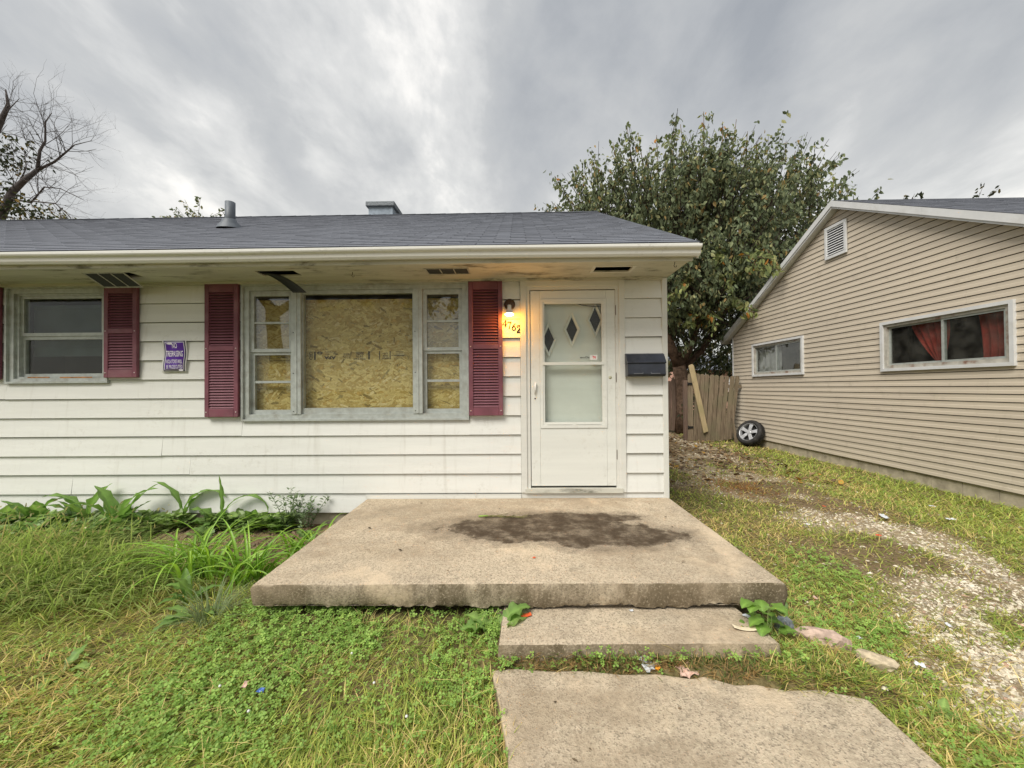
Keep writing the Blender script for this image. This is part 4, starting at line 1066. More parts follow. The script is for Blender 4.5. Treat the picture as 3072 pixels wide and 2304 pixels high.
b = MB(); b.box(4.58, 5.98, 10.385, 10.425, 1.40, 1.49); b.build('rail', M_PICKET, gate); b = MB(); b.box(4.58, 5.75, 10.385, 10.425, .30, .39); b.build('rail', M_PICKET, gate)
b = MB(); b.box(4.46, 4.55, 10.40, 10.49, -.1, 1.62); b.build('post', M_PICKETD, gate)
for zz in (.36, 1.52):
    b = MB(); b.box(4.52, 4.66, 10.325, 10.332, zz-.03, zz+.03); b.tube([(4.535, 10.33, zz-.05), (4.535, 10.33, zz+.05)], .010, 8); b.build('hinge', M_BLACK, gate)
b = MB(); b.prism([(5.74, -.05), (5.82, -.05), (5.72, .55), (5.66, .60)], 'y', 10.30, 10.33); b.build('loose_brace', M_PICKET, gate)
fence = thing('picket_fence', 'dark weathered picket fence further back beside the white house', 'fence', (4.6, 12.6, 0))
LP = [(4.39, 1.70, 4.40, .09), (4.53, 1.71, 4.53, .09), (4.66, 1.69, 4.66, .09), (4.79, 1.66, 4.78, .1), (4.927, 1.636, 4.914, .104), (5.062, 1.715, 5.045, .08), (5.194, 1.721, 5.150, .079), (5.310, 1.724, 5.225, .079), (5.55, 1.80, 5.44, .02)]
for i, (xt, zt, xb, zb) in enumerate(LP): picket(fence, xt, zt, xb, zb-.06, 12.6, 12.6, .120, M_PICKETD, i+20)
b = MB(); b.box(4.0, 5.3, 12.63, 12.67, 1.35, 1.44); b.build('rail', M_PICKETD, fence); b = MB(); b.box(4.0, 5.2, 12.63, 12.67, .35, .44); b.build('rail', M_PICKETD, fence)
b = MB(); a_ = math.atan2(4.604-4.983, 2.034-.225); L_ = 1.85; w_ = .068
pts = []
for (p, q_) in ((-w_, .0), (w_*.9, .02), (w_, L_-.05), (w_*.6, L_), (-w_*.7, L_-.01), (-w_, L_-.05)): pts.append((4.983+p*math.cos(a_)+q_*math.sin(a_), .225-p*math.sin(a_)+q_*math.cos(a_)))
b.prism(pts, 'y', 10.290, 10.328); tag(bevel(b.build('loose_plank', M_PLANK), .004), 'pale loose plank leaning diagonally across the picket gate', 'plank')
# drum seen through the gap
dr = thing('drum', 'blue and yellow drum glimpsed through the fence gap', 'drum', (5.95, 14.0, 0))
b = MB(); b.lathe([(.28, 0), (.29, .03), (.29, .50), (.30, .52), (.29, .54)], 24, Matrix.Translation((5.95, 14, 0))); b.build('body', M_BLUEBIN, dr)
b = MB(); b.lathe([(.292, .54), (.292, .84), (.28, .86), (.01, .86)], 24, Matrix.Translation((5.95, 14, 0))); b.build('band', M_YELLOW, dr)
# far garage
gr = thing('far_garage', 'pink garage far behind the wooden gate', 'garage', (14, 24, 0))
b = MB(); b.box(10.5, 19, 24, 24.2, -.1, 2.45); b.box(10.5, 10.7, 24.2, 30, -.1, 2.45); b.build('wall', M_PINKWALL, gr)
b = MB(); b.prism([(23.6, 2.45), (27, 3.6), (30.4, 2.45), (27, 3.4)], 'x', 10.2, 19.4); b.build('roof', M_SHINGLE, gr)
b = MB(); b.box(12.15, 12.6, 23.94, 24.01, 1.3, 2.4); b.build('window', M_DARK, gr)
for x in (11.5, 13.0, 14.2): b = MB(); b.box(x, x+.12, 23.9, 24.0, 0, 2.44); b.build('post', M_WHITETRIM, gr)

# ------------------------------------------------------------------ alloy wheel leaning on the tan house
wc = Vector((5.74, 9.62, .285)); nrm = Vector((-.84, -.36, .42)).normalized()
q_ = nrm.to_track_quat('Z', 'Y').to_matrix().to_4x4(); WM = Matrix.Translation(wc) @ q_
wh = thing('car_wheel', 'alloy car wheel with black tyre leaning against the tan house', 'wheel', (5.6, 9.3, 0))
b = MB(); R_ = .318
b.lathe([(.215, .085), (.232, .098), (.262, .104), (.290, .098), (.308, .080), (R_, .055), (R_, -.055), (.308, -.085), (.285, -.102), (.24, -.100), (.215, -.09)], 48, WM)
ty = b.build('tyre', M_TYRE, wh)
tb = MB()
for k in range(60):
    t = 2*math.pi*k/60
    for zz, sk_ in ((-.04, .3), (0., -.3), (.04, .3)):
        c0, c1 = t, t+.055
        vs = []
        for rr in (R_-.002, R_+.006):
            for tt, dz in ((c0, -.016), (c1, -.016), (c1+.02*sk_, .016), (c0+.02*sk_, .016)): vs.append(WM @ Vector((rr*math.cos(tt), rr*math.sin(tt), zz+dz)))
        tb.add(vs, [(4, 5, 6, 7), (0, 1, 5, 4), (1, 2, 6, 5), (2, 3, 7, 6), (3, 0, 4, 7)])
o = tb.build('tread_blocks', M_TYRE, ty); o['kind'] = 'stuff'
b = MB(); b.lathe([(.214, -.09), (.205, .03), (.212, .075), (.222, .094), (.228, .092), (.224, .070)], 48, WM); rim = b.build('rim', M_RIM, wh)
b = MB(); b.lathe([(.206, .0), (.10, -.01), (.001, -.01)], 40, WM); b.build('brake_shadow_disc', M_HUBDARK, rim)
for k in range(5):
    t = 2*math.pi*k/5+.25; vs = []
    for rr, hw2, zz in ((.03, .040, .062), (.12, .036, .074), (.210, .048, .070)):
        for sg in (-1, 1):
            for dz in (0, -.03):
                vs.append(WM @ Vector((rr*math.cos(t)-sg*hw2*math.sin(t), rr*math.sin(t)+sg*hw2*math.cos(t), zz+dz)))
    b = MB(); fs = []
    for i in range(2):
        a = i*4; c_ = a+4; fs += [(a, a+2, c_+2, c_), (a+1, c_+1, c_+3, a+3), (a, c_, c_+1, a+1), (a+2, a+3, c_+3, c_+2)]
    b.add(vs, fs); bevel(b.build('spoke', M_RIM, rim), .004)
b = MB(); b.lathe([(.055, .03), (.055, .066), (.045, .074), (.036, .072), (.001, .076)], 24, WM); b.build('hub', M_RIM, rim)
for k in range(5):
    t = 2*math.pi*(k+.5)/5+.25; b = MB(); b.tube([WM @ Vector((.062*math.cos(t), .062*math.sin(t), .05)), WM @ Vector((.062*math.cos(t), .062*math.sin(t), .068))], .010, 6); b.build('lug_hole', M_HUBDARK, rim)

# ------------------------------------------------------------------ things fixed to the white house
# porch lamp
lx, lz = -.080, 2.321; ly = WY-.016
lamp = thing('porch_lamp', 'lit bronze wall lamp with downward glass shade above the house number', 'lamp', (lx, ly, lz))
b = MB(); b.lathe([(.058, 0), (.058, .008), (.050, .018), (.022, .028), (.001, .03)], 28, Matrix.Translation((lx, ly, lz)) @ Matrix.Rotation(math.pi/2, 4, 'X')); b.build('wall_plate', M_BROWN, lamp)
b = MB(); b.tube([(lx, ly-.02, lz), (lx-.002, ly-.06, lz-.004), (lx-.003, ly-.075, lz-.025)], .012, 10); b.build('arm', M_BROWN, lamp)
SMt = Matrix.Translation((lx-.003, ly-.078, lz-.025)) @ Matrix.Rotation(math.radians(180-14), 4, 'X')
b = MB(); b.lathe([(.020, 0), (.021, .035), (.027, .055), (.040, .085), (.051, .102)], 28, SMt); o = b.build('shade', M_WHITEPLASTIC, lamp); mo = o.modifiers.new('solid', 'SOLIDIFY'); mo.thickness = .003
b = MB(); b.lathe([(.001, .118), (.022, .113), (.040, .104), (.047, .098), (.03, .085), (.001, .08)], 24, SMt); b.build('bulb', M_BULB, lamp)
ld = bpy.data.lights.new('porch_lamp_light', 'POINT'); ld.energy = 3.0; ld.color = (1.0, .40, .035); ld.shadow_soft_size = .04
lo = bpy.data.objects.new('lamp_light', ld); _link(lo, lamp); lo.location = SMt @ Vector((0, 0, .135))
# house numbers: old-style serif digits built from strokes
def stroke_mesh(strokes, s_, cx, cz, y, th=.006):
    b = MB()
    for pts, w0, w1 in strokes:
        n = len(pts); L_, R2 = [], []
        for i, p in enumerate(pts):
            a = pts[max(i-1, 0)]; c_ = pts[min(i+1, n-1)]; d = Vector((c_[0]-a[0], c_[1]-a[1])); d.normalize()
            t = i/(n-1); w = (w0+(w1-w0)*t)/2 if not isinstance(w0, (list, tuple)) else w0[i]/2
            L_.append((p[0]-d.y*w, p[1]+d.x*w)); R2.append((p[0]+d.y*w, p[1]-d.x*w))
        m_ = len(b.v); vs = []
        for yy in (y-th, y):
            for p in L_+R2: vs.append((cx+(p[0]-.3)*s_, yy, cz+(p[1]-.5)*s_))
        fs = [(i, n+i, n+i+1, i+1) for i in range(n-1)] + [(i, i+1, 2*n+i+1, 2*n+i) for i in range(n-1)] + [(n+i+1, n+i, 3*n+i, 3*n+i+1) for i in range(n-1)]
        fs += [(0, 2*n, 3*n, n), (n-1, 2*n-1, 4*n-1, 3*n-1)]
        b.add(vs, fs)
    return b
arc = lambda cx, cy, rx, ry, a0, a1, n=14: [(cx+rx*math.cos(math.radians(a0+(a1-a0)*i/n)), cy+ry*math.sin(math.radians(a0+(a1-a0)*i/n))) for i in range(n+1)]
D4 = [([(.47, 1.0), (.02, .30)], .07, .07), ([(.0, .30), (.68, .30)], .08, .08), ([(.46, 1.0), (.46, .02)], .13, .13), ([(.30, .02), (.62, .02)], .06, .06)]
D7 = [([(.04, .96), (.62, .96)], .12, .12), ([(.60, .96), (.36, .50), (.27, .02)], .07, .15), ([(.06, 1.0), (.05, .78)], .07, .04)]
D6 = [(arc(.32, .30, .25, .28, 0, 360, 20), .12, .12), ([(.62, 1.02), (.40, .92), (.20, .68), (.09, .36)], .10, .15)]
D2 = [([(.08, .74), (.10, .88), (.24, .99), (.42, .98), (.56, .86), (.55, .68), (.40, .46), (.20, .24), (.06, .08)], [.16, .14, .12, .14, .20, .22, .20, .15, .10], 0), ([(.04, .07), (.62, .07)], .15, .15), ([(.60, .02), (.66, .26)], .10, .05)]
for ch, st_, cx, cz, s_, mt, lb in (('4', D4, -.132, 2.125, .062, M_DIGIT, 'brown digit four, leftmost of the house number'), ('7', D7, -.086, 2.103, .066, M_DIGIT, 'brown digit seven of the house number, next to the leftmost'), ('6', D6, -.041, 2.086, .062, M_DIGIT, 'brown digit six of the house number, beside the bold black digit'), ('2', D2, .010, 2.062, .070, M_BLACK, 'bold black house number digit 2 beside the door frame')):
    tag(stroke_mesh(st_, s_*1.12, cx, cz, WY-.0205, .004).build('house_number', mt), lb, 'house number', 'house number digits')
# mailbox
mx0, mx1, my = 1.115, 1.500, WY-.0175
mb_ = thing('mailbox', 'dark navy metal wall mailbox beside the front door', 'mailbox', (1.3, my, 1.55))
b = MB(); b.prism([(my, 1.555), (my-.085, 1.557), (my-.100, 1.575), (my-.094, 1.690), (my, 1.690)], 'x', mx0, mx1); bevel(b.build('box', M_NAVY, mb_), .006)
b = MB(); b.prism([(my, 1.692), (my-.104, 1.688), (my-.108, 1.698), (my-.045, 1.785), (my-.02, 1.795), (my, 1.795)], 'x', mx0-.006, mx1+.004); bevel(b.build('lid', M_NAVY, mb_), .005)
b = MB(); b.box(mx0+.06, mx0+.15, my-.1015, my-.098, 1.583, 1.588); b.box(mx1-.15, mx1-.06, my-.1015, my-.098, 1.583, 1.588); b.box(mx0+.15, mx0+.153, my-.1015, my-.098, 1.583, 1.60); b.box(mx1-.153, mx1-.15, my-.1015, my-.098, 1.583, 1.60); b.build('embossed_line', plain('worn_edge', (.2, .21, .23), .4, .5, .4), mb_)
# no trespassing sign: a thin wavy plastic sheet
sx0, sx1, sz0, sz1 = -3.748, -3.490, 1.640, 1.982
sg = thing('warning_sign', 'purple and white no trespassing sign on the siding', 'sign', (-3.62, WY-.02, 1.64))
def wav(x, z):
    t = (z-sz0)/(sz1-sz0); return (x + .005*math.sin((t*1.25+.05)*2*math.pi)*-1, WY-.026-.004*(math.sin(t*2*math.pi*1.1)+1), z)
def sheet(x0, x1, z0, z1, off, mat, name, par, n=16):
    vs = []
    for j in range(n+1):
        zz = z0+(z1-z0)*j/n
        for x in (x0, x1): p = wav(x, zz); vs.append((p[0], p[1]-off, p[2]))
    b = MB(); b.add(vs, [(2*j, 2*j+1, 2*j+3, 2*j+2) for j in range(n)], True); o = b.build(name, mat, par)
    mo = o.modifiers.new('solid', 'SOLIDIFY'); mo.thickness = .0008; return o
pl_ = sheet(sx0, sx1, sz0, sz1, 0, M_WHITEPLASTIC, 'panel', sg)
sheet(sx0+.016, sx1-.014, sz0+.012, sz1-.008, .0012, M_NAVYPRINT, 'dark_border', sg)
sheet(sx0+.027, sx1-.025, sz0+.022, sz1-.018, .0022, M_WHITEPRINT, 'white_line', sg)
sheet(sx0+.034, sx1-.032, sz0+.029, sz1-.025, .0032, M_PURPLE, 'purple_field', sg)
let = MB()
def sgtext(body, h, cx, cz, wid, bold):
    t = text_mb(body, h, 0, 0, 0, 1, bold); xs2 = [v[0] for v in t.v]; k_ = wid/(max(xs2)-min(xs2))
    let.add([(lambda p: (p[0], p[1]-.0044, p[2]))(wav(cx+v[0]*k_, cz+v[2])) for v in t.v], t.f)
scx = (sx0+sx1)/2
sgtext('NO', .056, scx+.000, 1.924, .052, .008); sgtext('TRESPASSING', .062, scx-.006, 1.838, .180, .008); sgtext('VIOLATORS WILL', .040, scx-.002, 1.756, .178, .008); sgtext('BE PROSECUTED', .040, scx+.006, 1.700, .170, .008)
for poly in ([(-.090, .0), (-.060, -.010), (-.025, -.010), (-.025, .010), (-.062, .0095)],):
    let.add([(lambda p: (p[0], p[1]-.0044, p[2]))(wav(scx+p_[0], 1.945+p_[1])) for p_ in poly], [tuple(range(5))])
let.add([(lambda p: (p[0], p[1]-.0044, p[2]))(wav(sx1-.075+a, sz0+.017+c_)) for a, c_ in ((0, 0), (.045, 0), (.045, .014), (0, .014))], [(0, 1, 2, 3)])
tag(let.build('lettering', M_WHITEPRINT, sg), kind='stuff')

# ------------------------------------------------------------------ trees
LEAF_T = np.array([[0, 0, 0], [.28, .30, .07], [.62, .26, .06], [1, 0, -.06], [.62, -.26, .06], [.28, -.30, .07]])
LEAF_F = [(0, 3, 2, 1), (0, 5, 4, 3)]
def unit(v): return v/np.linalg.norm(v, axis=-1, keepdims=True)
def leaf_cloud(name, pos, out_dir, size, pal, mat, parent, droop=.75, asp=.8, seed=0):
    r = np.random.default_rng(seed); n = len(pos)
    ax = out_dir*(1-droop) + np.array([0, 0, -1.])*droop + r.normal(0, .33, (n, 3)); ax = unit(ax)
    fr = frames(ax, r.uniform(-math.pi, math.pi, n))
    s_ = size*r.uniform(.65, 1.2, n); sc = np.stack([s_, s_*asp, s_], 1)
    pal = np.array(pal); ci = r.choice(len(pal), n, p=np.array([.34, .30, .22, .10, .04][:len(pal)])/sum([.34, .30, .22, .10, .04][:len(pal)]))
    cols = pal[ci]*r.uniform(.7, 1.25, (n, 1))
    o = scatter(name, LEAF_T, LEAF_F, pos, fr, sc, cols, mat, parent); o['kind'] = 'stuff'; return o
PAL_G = [(.165, .198, .108), (.118, .150, .082), (.225, .255, .135), (.31, .31, .15), (.36, .25, .10)]
PAL_D = [(.05, .06, .03), (.04, .05, .025), (.07, .08, .035), (.12, .10, .04), (.10, .06, .03)]
def blocked(p):
    x, y, z = p[:, 0], p[:, 1], p[:, 2]
    inN = (x > NX-.35) & (y > NYN-.4) & (y < NYF+.2) & (z < NZP+.30-.53*np.abs(y-NYP))
    inM = (x < 1.85) & (y > 3.2) & (y < HB+.2) & (z < RZR+.12-SL*np.abs(y-RYR))
    return inN | inM | (z < .25)
def shoots_tree(name, label, base, limbs, lobes, n_shoots, leaf, pal, seed, bark, r0, shoot_len=(.7, 1.5), per=20, twigs=True, droop=.75, updir=.8):
    t = thing(name, label, 'tree', base); r = np.random.default_rng(seed)
    b = MB()
    for pts, ra, rb_ in limbs:
        P_ = [Vector(p) for p in pts]; n = len(P_)
        b.tube(P_, [ra+(rb_-ra)*i/(n-1) for i in range(n)], 10)
    b.build('trunk', bark, t)
    C = np.array([l[0] for l in lobes]); Rr = np.array([l[1] for l in lobes]); wv = np.array([l[2] for l in lobes]); wv = wv/wv.sum()
    li = r.choice(len(lobes), n_shoots, p=wv)
    d = unit(r.normal(0, 1, (n_shoots, 3))); rad = r.random(n_shoots)**.42
    p0 = C[li] + d*Rr[li]*rad[:, None]
    L_ = r.uniform(*shoot_len, n_shoots)*(0.55+.45*rad)
    dirv = unit(d*np.array([1, 1, .5]) *(1.0) + np.array([0, 0, updir]) + r.normal(0, .25, (n_shoots, 3)))
    tt = r.random((n_shoots, per))**.8
    bend = r.normal(0, .12, (n_shoots, 1, 3))
    pos = p0[:, None, :] + dirv[:, None, :]*(L_[:, None]*tt)[..., None] + bend*(tt**2)[..., None]*L_[:, None, None]
    outd = np.repeat(unit(dirv + r.normal(0, .7, (n_shoots, 3)))[:, None, :], per, 1)
    pos = pos.reshape(-1, 3) + r.normal(0, .05, (n_shoots*per, 3)); outd = outd.reshape(-1, 3)
    ok = ~blocked(pos)
    leaf_cloud('crown', pos[ok], outd[ok], leaf, pal, M_LEAF, t, droop, seed=seed+1)
    if twigs:
        # thin triangular twig prisms
        a = p0; e_ = p0 + dirv*(L_[:, None]); okt = ~(blocked(a) | blocked(e_)); a, e_ = a[okt], e_[okt]
        fr = frames(e_-a, r.uniform(0, 3, len(a))); ln = np.linalg.norm(e_-a, axis=1)
        T = np.array([[-.5, .014, 0], [-.5, -.007, .012], [-.5, -.007, -.012], [1, .005, 0], [1, -.003, .0045], [1, -.003, -.0045]])
        o = scatter('twigs', T, [(0, 1, 4, 3), (1, 2, 5, 4), (2, 0, 3, 5)], a, fr, np.stack([ln, np.ones(len(a)), np.ones(len(a))], 1), np.tile([[.06, .045, .035]], (len(a), 1)), M_LEAF, t); o['kind'] = 'stuff'
    return t
T0 = (5.2, 12.3, 0)
LB = [((5.8, 12.6, 5.9), (3.3, 2.6, 2.3), 5.0), ((4.3, 12.3, 6.6), (1.9, 2.0, 1.9), 2.0), ((6.0, 12.5, 7.2), (1.5, 1.6, 1.15), 1.3), ((8.1, 12.8, 6.7), (1.5, 1.8, 1.5), 2.0), ((2.6, 12.6, 7.0), (1.0, 1.2, .9), .55),
      ((5.2, 12.2, 3.9), (2.1, 1.7, 1.5), 2.4), ((7.2, 12.8, 4.6), (1.9, 1.4, 1.6), 1.6), ((5.5, 10.6, 4.2), (1.3, .9, .9), .9), ((9.5, 12.9, 6.2), (.9, 1.2, .8), .5), ((6.0, 14.6, 2.6), (3.2, 1.0, 1.8), 2.4)]
LIMBS = [([(5.2, 12.3, -.1), (5.25, 12.28, .8), (5.18, 12.2, 1.6), (5.05, 12.15, 2.1)], .24, .19),
         ([(5.08, 12.15, 2.0), (4.80, 12.1, 2.7), (4.62, 12.1, 3.2), (4.60, 12.1, 3.9), (4.3, 12.2, 5.2), (4.0, 12.3, 7.0)], .17, .05),
         ([(5.08, 12.2, 2.0), (5.45, 12.2, 2.7), (5.75, 12.25, 3.5), (6.0, 12.4, 5.0), (6.3, 12.5, 7.8)], .13, .04),
         ([(5.1, 12.25, 1.9), (5.9, 12.4, 2.6), (7.0, 12.6, 4.2), (8.6, 12.8, 6.6)], .11, .04),
         ([(5.7, 12.3, 3.3), (5.5, 11.6, 3.8), (5.5, 10.7, 4.5)], .06, .02), ([(4.4, 12.2, 4.8), (3.4, 12.4, 6.2), (2.4, 12.6, 7.4)], .06, .02), ([(7.0, 12.6, 4.2), (8.8, 12.8, 5.4), (10.2, 12.9, 6.6)], .06, .02)]
bt = shoots_tree('broadleaf_tree', 'large leafy tree rising between the two houses', T0, LIMBS, LB, 2100, .15, PAL_G, 11, M_BARK, .2, per=26)
b = MB(); b.tube([(4.98, 12.05, 2.42), (5.16, 11.78, 2.52)], [.07, .06], 10); b.build('branch_stub', M_BARK, bt)
b = MB(); b.tube([(5.16, 11.78, 2.52), (5.163, 11.775, 2.5215)], .052, 10); b.build('cut_face', M_CUTWOOD, bt)
shoots_tree('shrub', 'dark shrub growing right behind the wooden gate', (5.5, 11.4, 0), [([(5.5, 11.4, -.05), (5.5, 11.4, .7)], .04, .02)], [((5.45, 11.4, .75), (.40, .3, .65), 1.0), ((5.7, 11.5, 1.0), (.25, .3, .5), .6)], 150, .11, PAL_D, 57, M_BARKG, .1, (.2, .4), 14)
# tall sprouts on top and boughs hanging in front, same tree
r = np.random.default_rng(77); pos = []; od = []; tw = MB()
SP = [(3.75, 12.3, 7.6, 3.55, 9.9), (3.35, 12.3, 7.4, 3.1, 9.3), (6.0, 12.4, 8.2, 6.05, 10.3), (5.5, 12.4, 8.0, 5.3, 9.9), (6.8, 12.5, 8.0, 7.15, 10.1), (6.5, 12.3, 8.0, 6.6, 9.9), (8.0, 12.6, 7.4, 8.2, 9.0), (8.6, 12.6, 7.2, 9.1, 9.1), (8.9, 12.7, 7.0, 9.8, 8.5), (4.5, 12.3, 7.8, 4.5, 9.5), (2.0, 12.5, 7.1, 1.25, 8.35), (2.4, 12.5, 7.3, 2.1, 8.5), (10.2, 12.8, 6.6, 11.0, 7.8), (7.7, 12.5, 7.8, 7.8, 9.3), (5.0, 12.4, 8.0, 4.9, 9.6), (2.9, 12.4, 7.4, 2.5, 8.9), (10.0, 12.8, 7.0, 10.5, 8.3),
      (7.3, 12.5, 8.0, 7.5, 9.7), (4.1, 12.3, 7.9, 3.9, 9.6)]
for x0, y0, z0, x1, z1 in SP:
    n = 46; t = r.random(n); px_ = x0+(x1-x0)*t; pz_ = z0+(z1-z0)*t
    pos += list(np.stack([px_, np.full(n, y0), pz_], 1)+r.normal(0, .045, (n, 3))); od += list(unit(np.stack([r.normal(0, 1, n), r.normal(0, 1, n), np.full(n, .3)], 1)))
    tw.tube([(x0, y0, z0-.5), ((x0+x1)/2+.03, y0, (z0+z1)/2), (x1, y0, z1)], [.020, .014, .008], 5)
BO = [((5.3, 11.5, 4.4), (4.2, 10.0, 3.9)), ((5.6, 11.2, 4.3), (5.3, 9.5, 3.85)), ((6.0, 11.4, 4.9), (6.1, 9.6, 4.35)), ((5.7, 11.0, 3.6), (5.85, 9.9, 3.3)), ((4.8, 11.4, 3.9), (3.9, 10.3, 3.55)), ((5.2, 11.6, 3.4), (4.7, 10.6, 3.05)), ((5.8, 11.2, 4.9), (5.2, 9.8, 4.6)), ((6.4, 11.6, 5.6), (6.6, 9.9, 4.75)), ((4.4, 11.6, 4.6), (3.2, 10.4, 4.55)), ((5.9, 11.0, 4.2), (5.70, 8.35, 3.95)), ((5.8, 11.0, 4.6), (5.72, 8.6, 4.25)), ((5.75, 11.2, 3.5), (5.74, 9.3, 3.15)), ((5.3, 11.3, 3.3), (5.1, 9.9, 2.95))]
for a, c_ in BO:
    a, c_ = np.array(a), np.array(c_); n = 62; t = r.random(n)**.8; p = a+(c_-a)*t[:, None]; p[:, 2] += .35*np.sin(t*math.pi)
    pos += list(p+r.normal(0, .06, (n, 3))); od += list(unit(r.normal(0, 1, (n, 3))+(c_-a)/2)); mid = (a+c_)/2; mid[2] += .35
    tw.tube([tuple(a), tuple(mid), tuple(c_)], [.018, .012, .005], 5)
pos = np.array(pos); od = np.array(od); ok = ~((pos[:, 0] > NX-.06) & (pos[:, 1] < NYF) & (pos[:, 2] < NZP-.53*np.abs(pos[:, 1]-NYP)+.1))
leaf_cloud('outer_leaves', pos[ok], od[ok], .175, [(.200, .235, .085), (.16, .20, .080), (.27, .29, .11), (.32, .32, .13), (.48, .22, .05)], M_LEAF, bt, .6, seed=5)
o = tw.build('outer_twigs', M_BARK, bt); o['kind'] = 'stuff'

# half-bare tree on the left
def bare_tree(name, label, base, skel, seed, leafy):
    t = thing(name, label, 'tree', base); r = random.Random(seed); b = MB(); tips = []
    def rec(p, d, L_, rad, depth):
        n = 3; pts = [p]; dd = d.copy()
        for i in range(n):
            dd = (dd + Vector((r.gauss(0, .16), r.gauss(0, .16), r.gauss(0, .12)))).normalized(); pts.append(pts[-1] + dd*(L_/n))
        b.tube(pts, [rad*(1-.55*i/n) for i in range(n+1)], 5, cap=False)
        tips.append(pts[-1])
        if depth > 0:
            for i in range(r.choice((2, 3, 3))):
                q0 = pts[r.choice((1, 2, 3))]; ax = Vector((r.gauss(0, 1), r.gauss(0, .8), r.gauss(.2, 1))).normalized()
                rec(q0, (dd*.9+ax*.75).normalized(), L_*r.uniform(.5, .75), rad*.5, depth-1)
    for pts, ra, rb_, sub in skel:
        P_ = [Vector(p) for p in pts]; n = len(P_); rads = [ra+(rb_-ra)*i/(n-1) for i in range(n)]
        b.tube(P_, rads, 8)
        for i in range(1, n):
            for k in range(sub):
                q0 = P_[i-1].lerp(P_[i], r.random()); d = (P_[i]-P_[i-1]).normalized(); ax = Vector((r.gauss(0, 1), r.gauss(0, .6), r.gauss(.15, 1))).normalized()
                rec(q0, (d*.6+ax).normalized(), r.uniform(.7, 1.5), min(.014, rads[i]*.5), 2)
    b.build('trunk', M_BARKG, t)
    if leafy:
        rr = np.random.default_rng(seed); pos = np.concatenate([np.array(c_)+rr.normal(0, 1, (n, 3))*np.array(s_) for c_, s_, n in leafy]); leaf_cloud('crown', pos, unit(rr.normal(0, 1, pos.shape)), .17, [(.03, .042, .02), (.04, .055, .024), (.06, .07, .03), (.13, .11, .03), (.2, .13, .03)], M_LEAF, t, .5, seed=seed+3)
    return t
Yb = 15.0
def Q(x, z, y=Yb): return (x, y, z)
bare_tree('bare_tree', 'half-bare tree with twisting branches behind the left end of the roof', (-21.3, Yb, 0), [
    ([(-21.6, Yb, -.1), (-21.4, Yb, 4.0), Q(-20.9, 7.8), Q(-20.18, 9.44), Q(-19.69, 9.89), Q(-19.14, 10.31)], .20, .07, 3),
    ([Q(-19.14, 10.31), Q(-19.05, 11.08), Q(-18.83, 11.46), Q(-18.83, 12.23), Q(-18.57, 12.60)], .06, .012, 5),
    ([Q(-19.14, 10.31), Q(-18.46, 10.62), Q(-17.92, 11.06), Q(-17.64, 11.29), Q(-16.94, 11.45)], .05, .008, 5),
    ([Q(-20.3, 9.2), Q(-19.4, 9.0), Q(-18.86, 9.62), Q(-18.21, 9.55), Q(-17.23, 9.06)], .045, .008, 5),
    ([Q(-20.0, 9.6), Q(-19.6, 10.4), Q(-19.7, 11.2)], .03, .008, 4),
    ([Q(-19.3, 9.05), Q(-18.4, 8.95), Q(-17.9, 8.5), Q(-17.6, 8.1)], .03, .008, 4)], 4, [((-20.6, Yb, 8.9), (.45, .6, .35), 260), ((-19.6, Yb, 8.7), (.4, .5, .22), 150)])
bare_tree('thinning_tree', 'tall thinning tree cut off by the left edge of the picture', (-22.6, Yb+.6, 0), [
    ([(-22.6, Yb+.6, -.1), (-22.4, Yb+.6, 6), Q(-21.4, 10.8), Q(-20.68, 12.24), Q(-20.35, 12.95), Q(-20.46, 13.58)], .22, .02, 3),
    ([Q(-20.6, 12.3), Q(-20.3, 12.8), Q(-19.9, 13.2)], .03, .010, 3)], 9, [((-20.6, Yb, 11.2), (.55, .5, .35), 260), ((-20.3, Yb, 10.6), (.3, .4, .15), 60), ((-21.2, Yb, 10.2), (.5, .5, .5), 200)])
# small trees whose tops show over the roofs
def far_tree(name, label, x, y, top, rx, pal, seed, n=120, group='tree tops behind the roofs'):
    o = shoots_tree(name, label, (x, y, 0), [([(x, y, -.1), (x+.1, y, top*.5), (x, y, top-1.0)], .16, .03)], [((x, y, top-1.7), (rx, 1.2, 1.2), 1.0), ((x+.2, y, top-2.8), (rx*1.2, 1.4, 1.5), 1.0)], n, .19, pal, seed, M_BARKG, .1, (.5, 1.1), 16, True, .5)
    o['group'] = group; return o
PAL_Y = [(.17, .17, .05), (.22, .17, .04), (.10, .11, .04), (.28, .17, .03), (.30, .12, .02)]
far_tree('distant_tree', 'yellow-green tree top behind the bare tree, left end of roof', -24.6, 20, 11.2, 1.9, PAL_Y, 61, 150)
far_tree('distant_tree', 'small leafy tree top left of the vent pipe', -18.4, 20, 11.15, .8, PAL_G, 62, 60)
far_tree('distant_tree', 'small leafy tree top touching the vent pipe', -16.7, 20, 11.5, .75, PAL_G, 63, 60)
for i, (x, tp, lb) in enumerate(((14.6, 9.05, 'low dark tree top at the peak of the tan roof'), (15.6, 9.55, 'tallest dark tree top above the tan roof'), (17.1, 8.95, 'sparse tree top over the middle of the tan roof'), (18.3, 9.4, 'bushy tree top over the tan roof, second from right'), (19.7, 9.1, 'tree top over the tan roof at the right edge'))): far_tree('distant_tree', lb, x, 16, tp, .55, PAL_D, 70+i, 34)

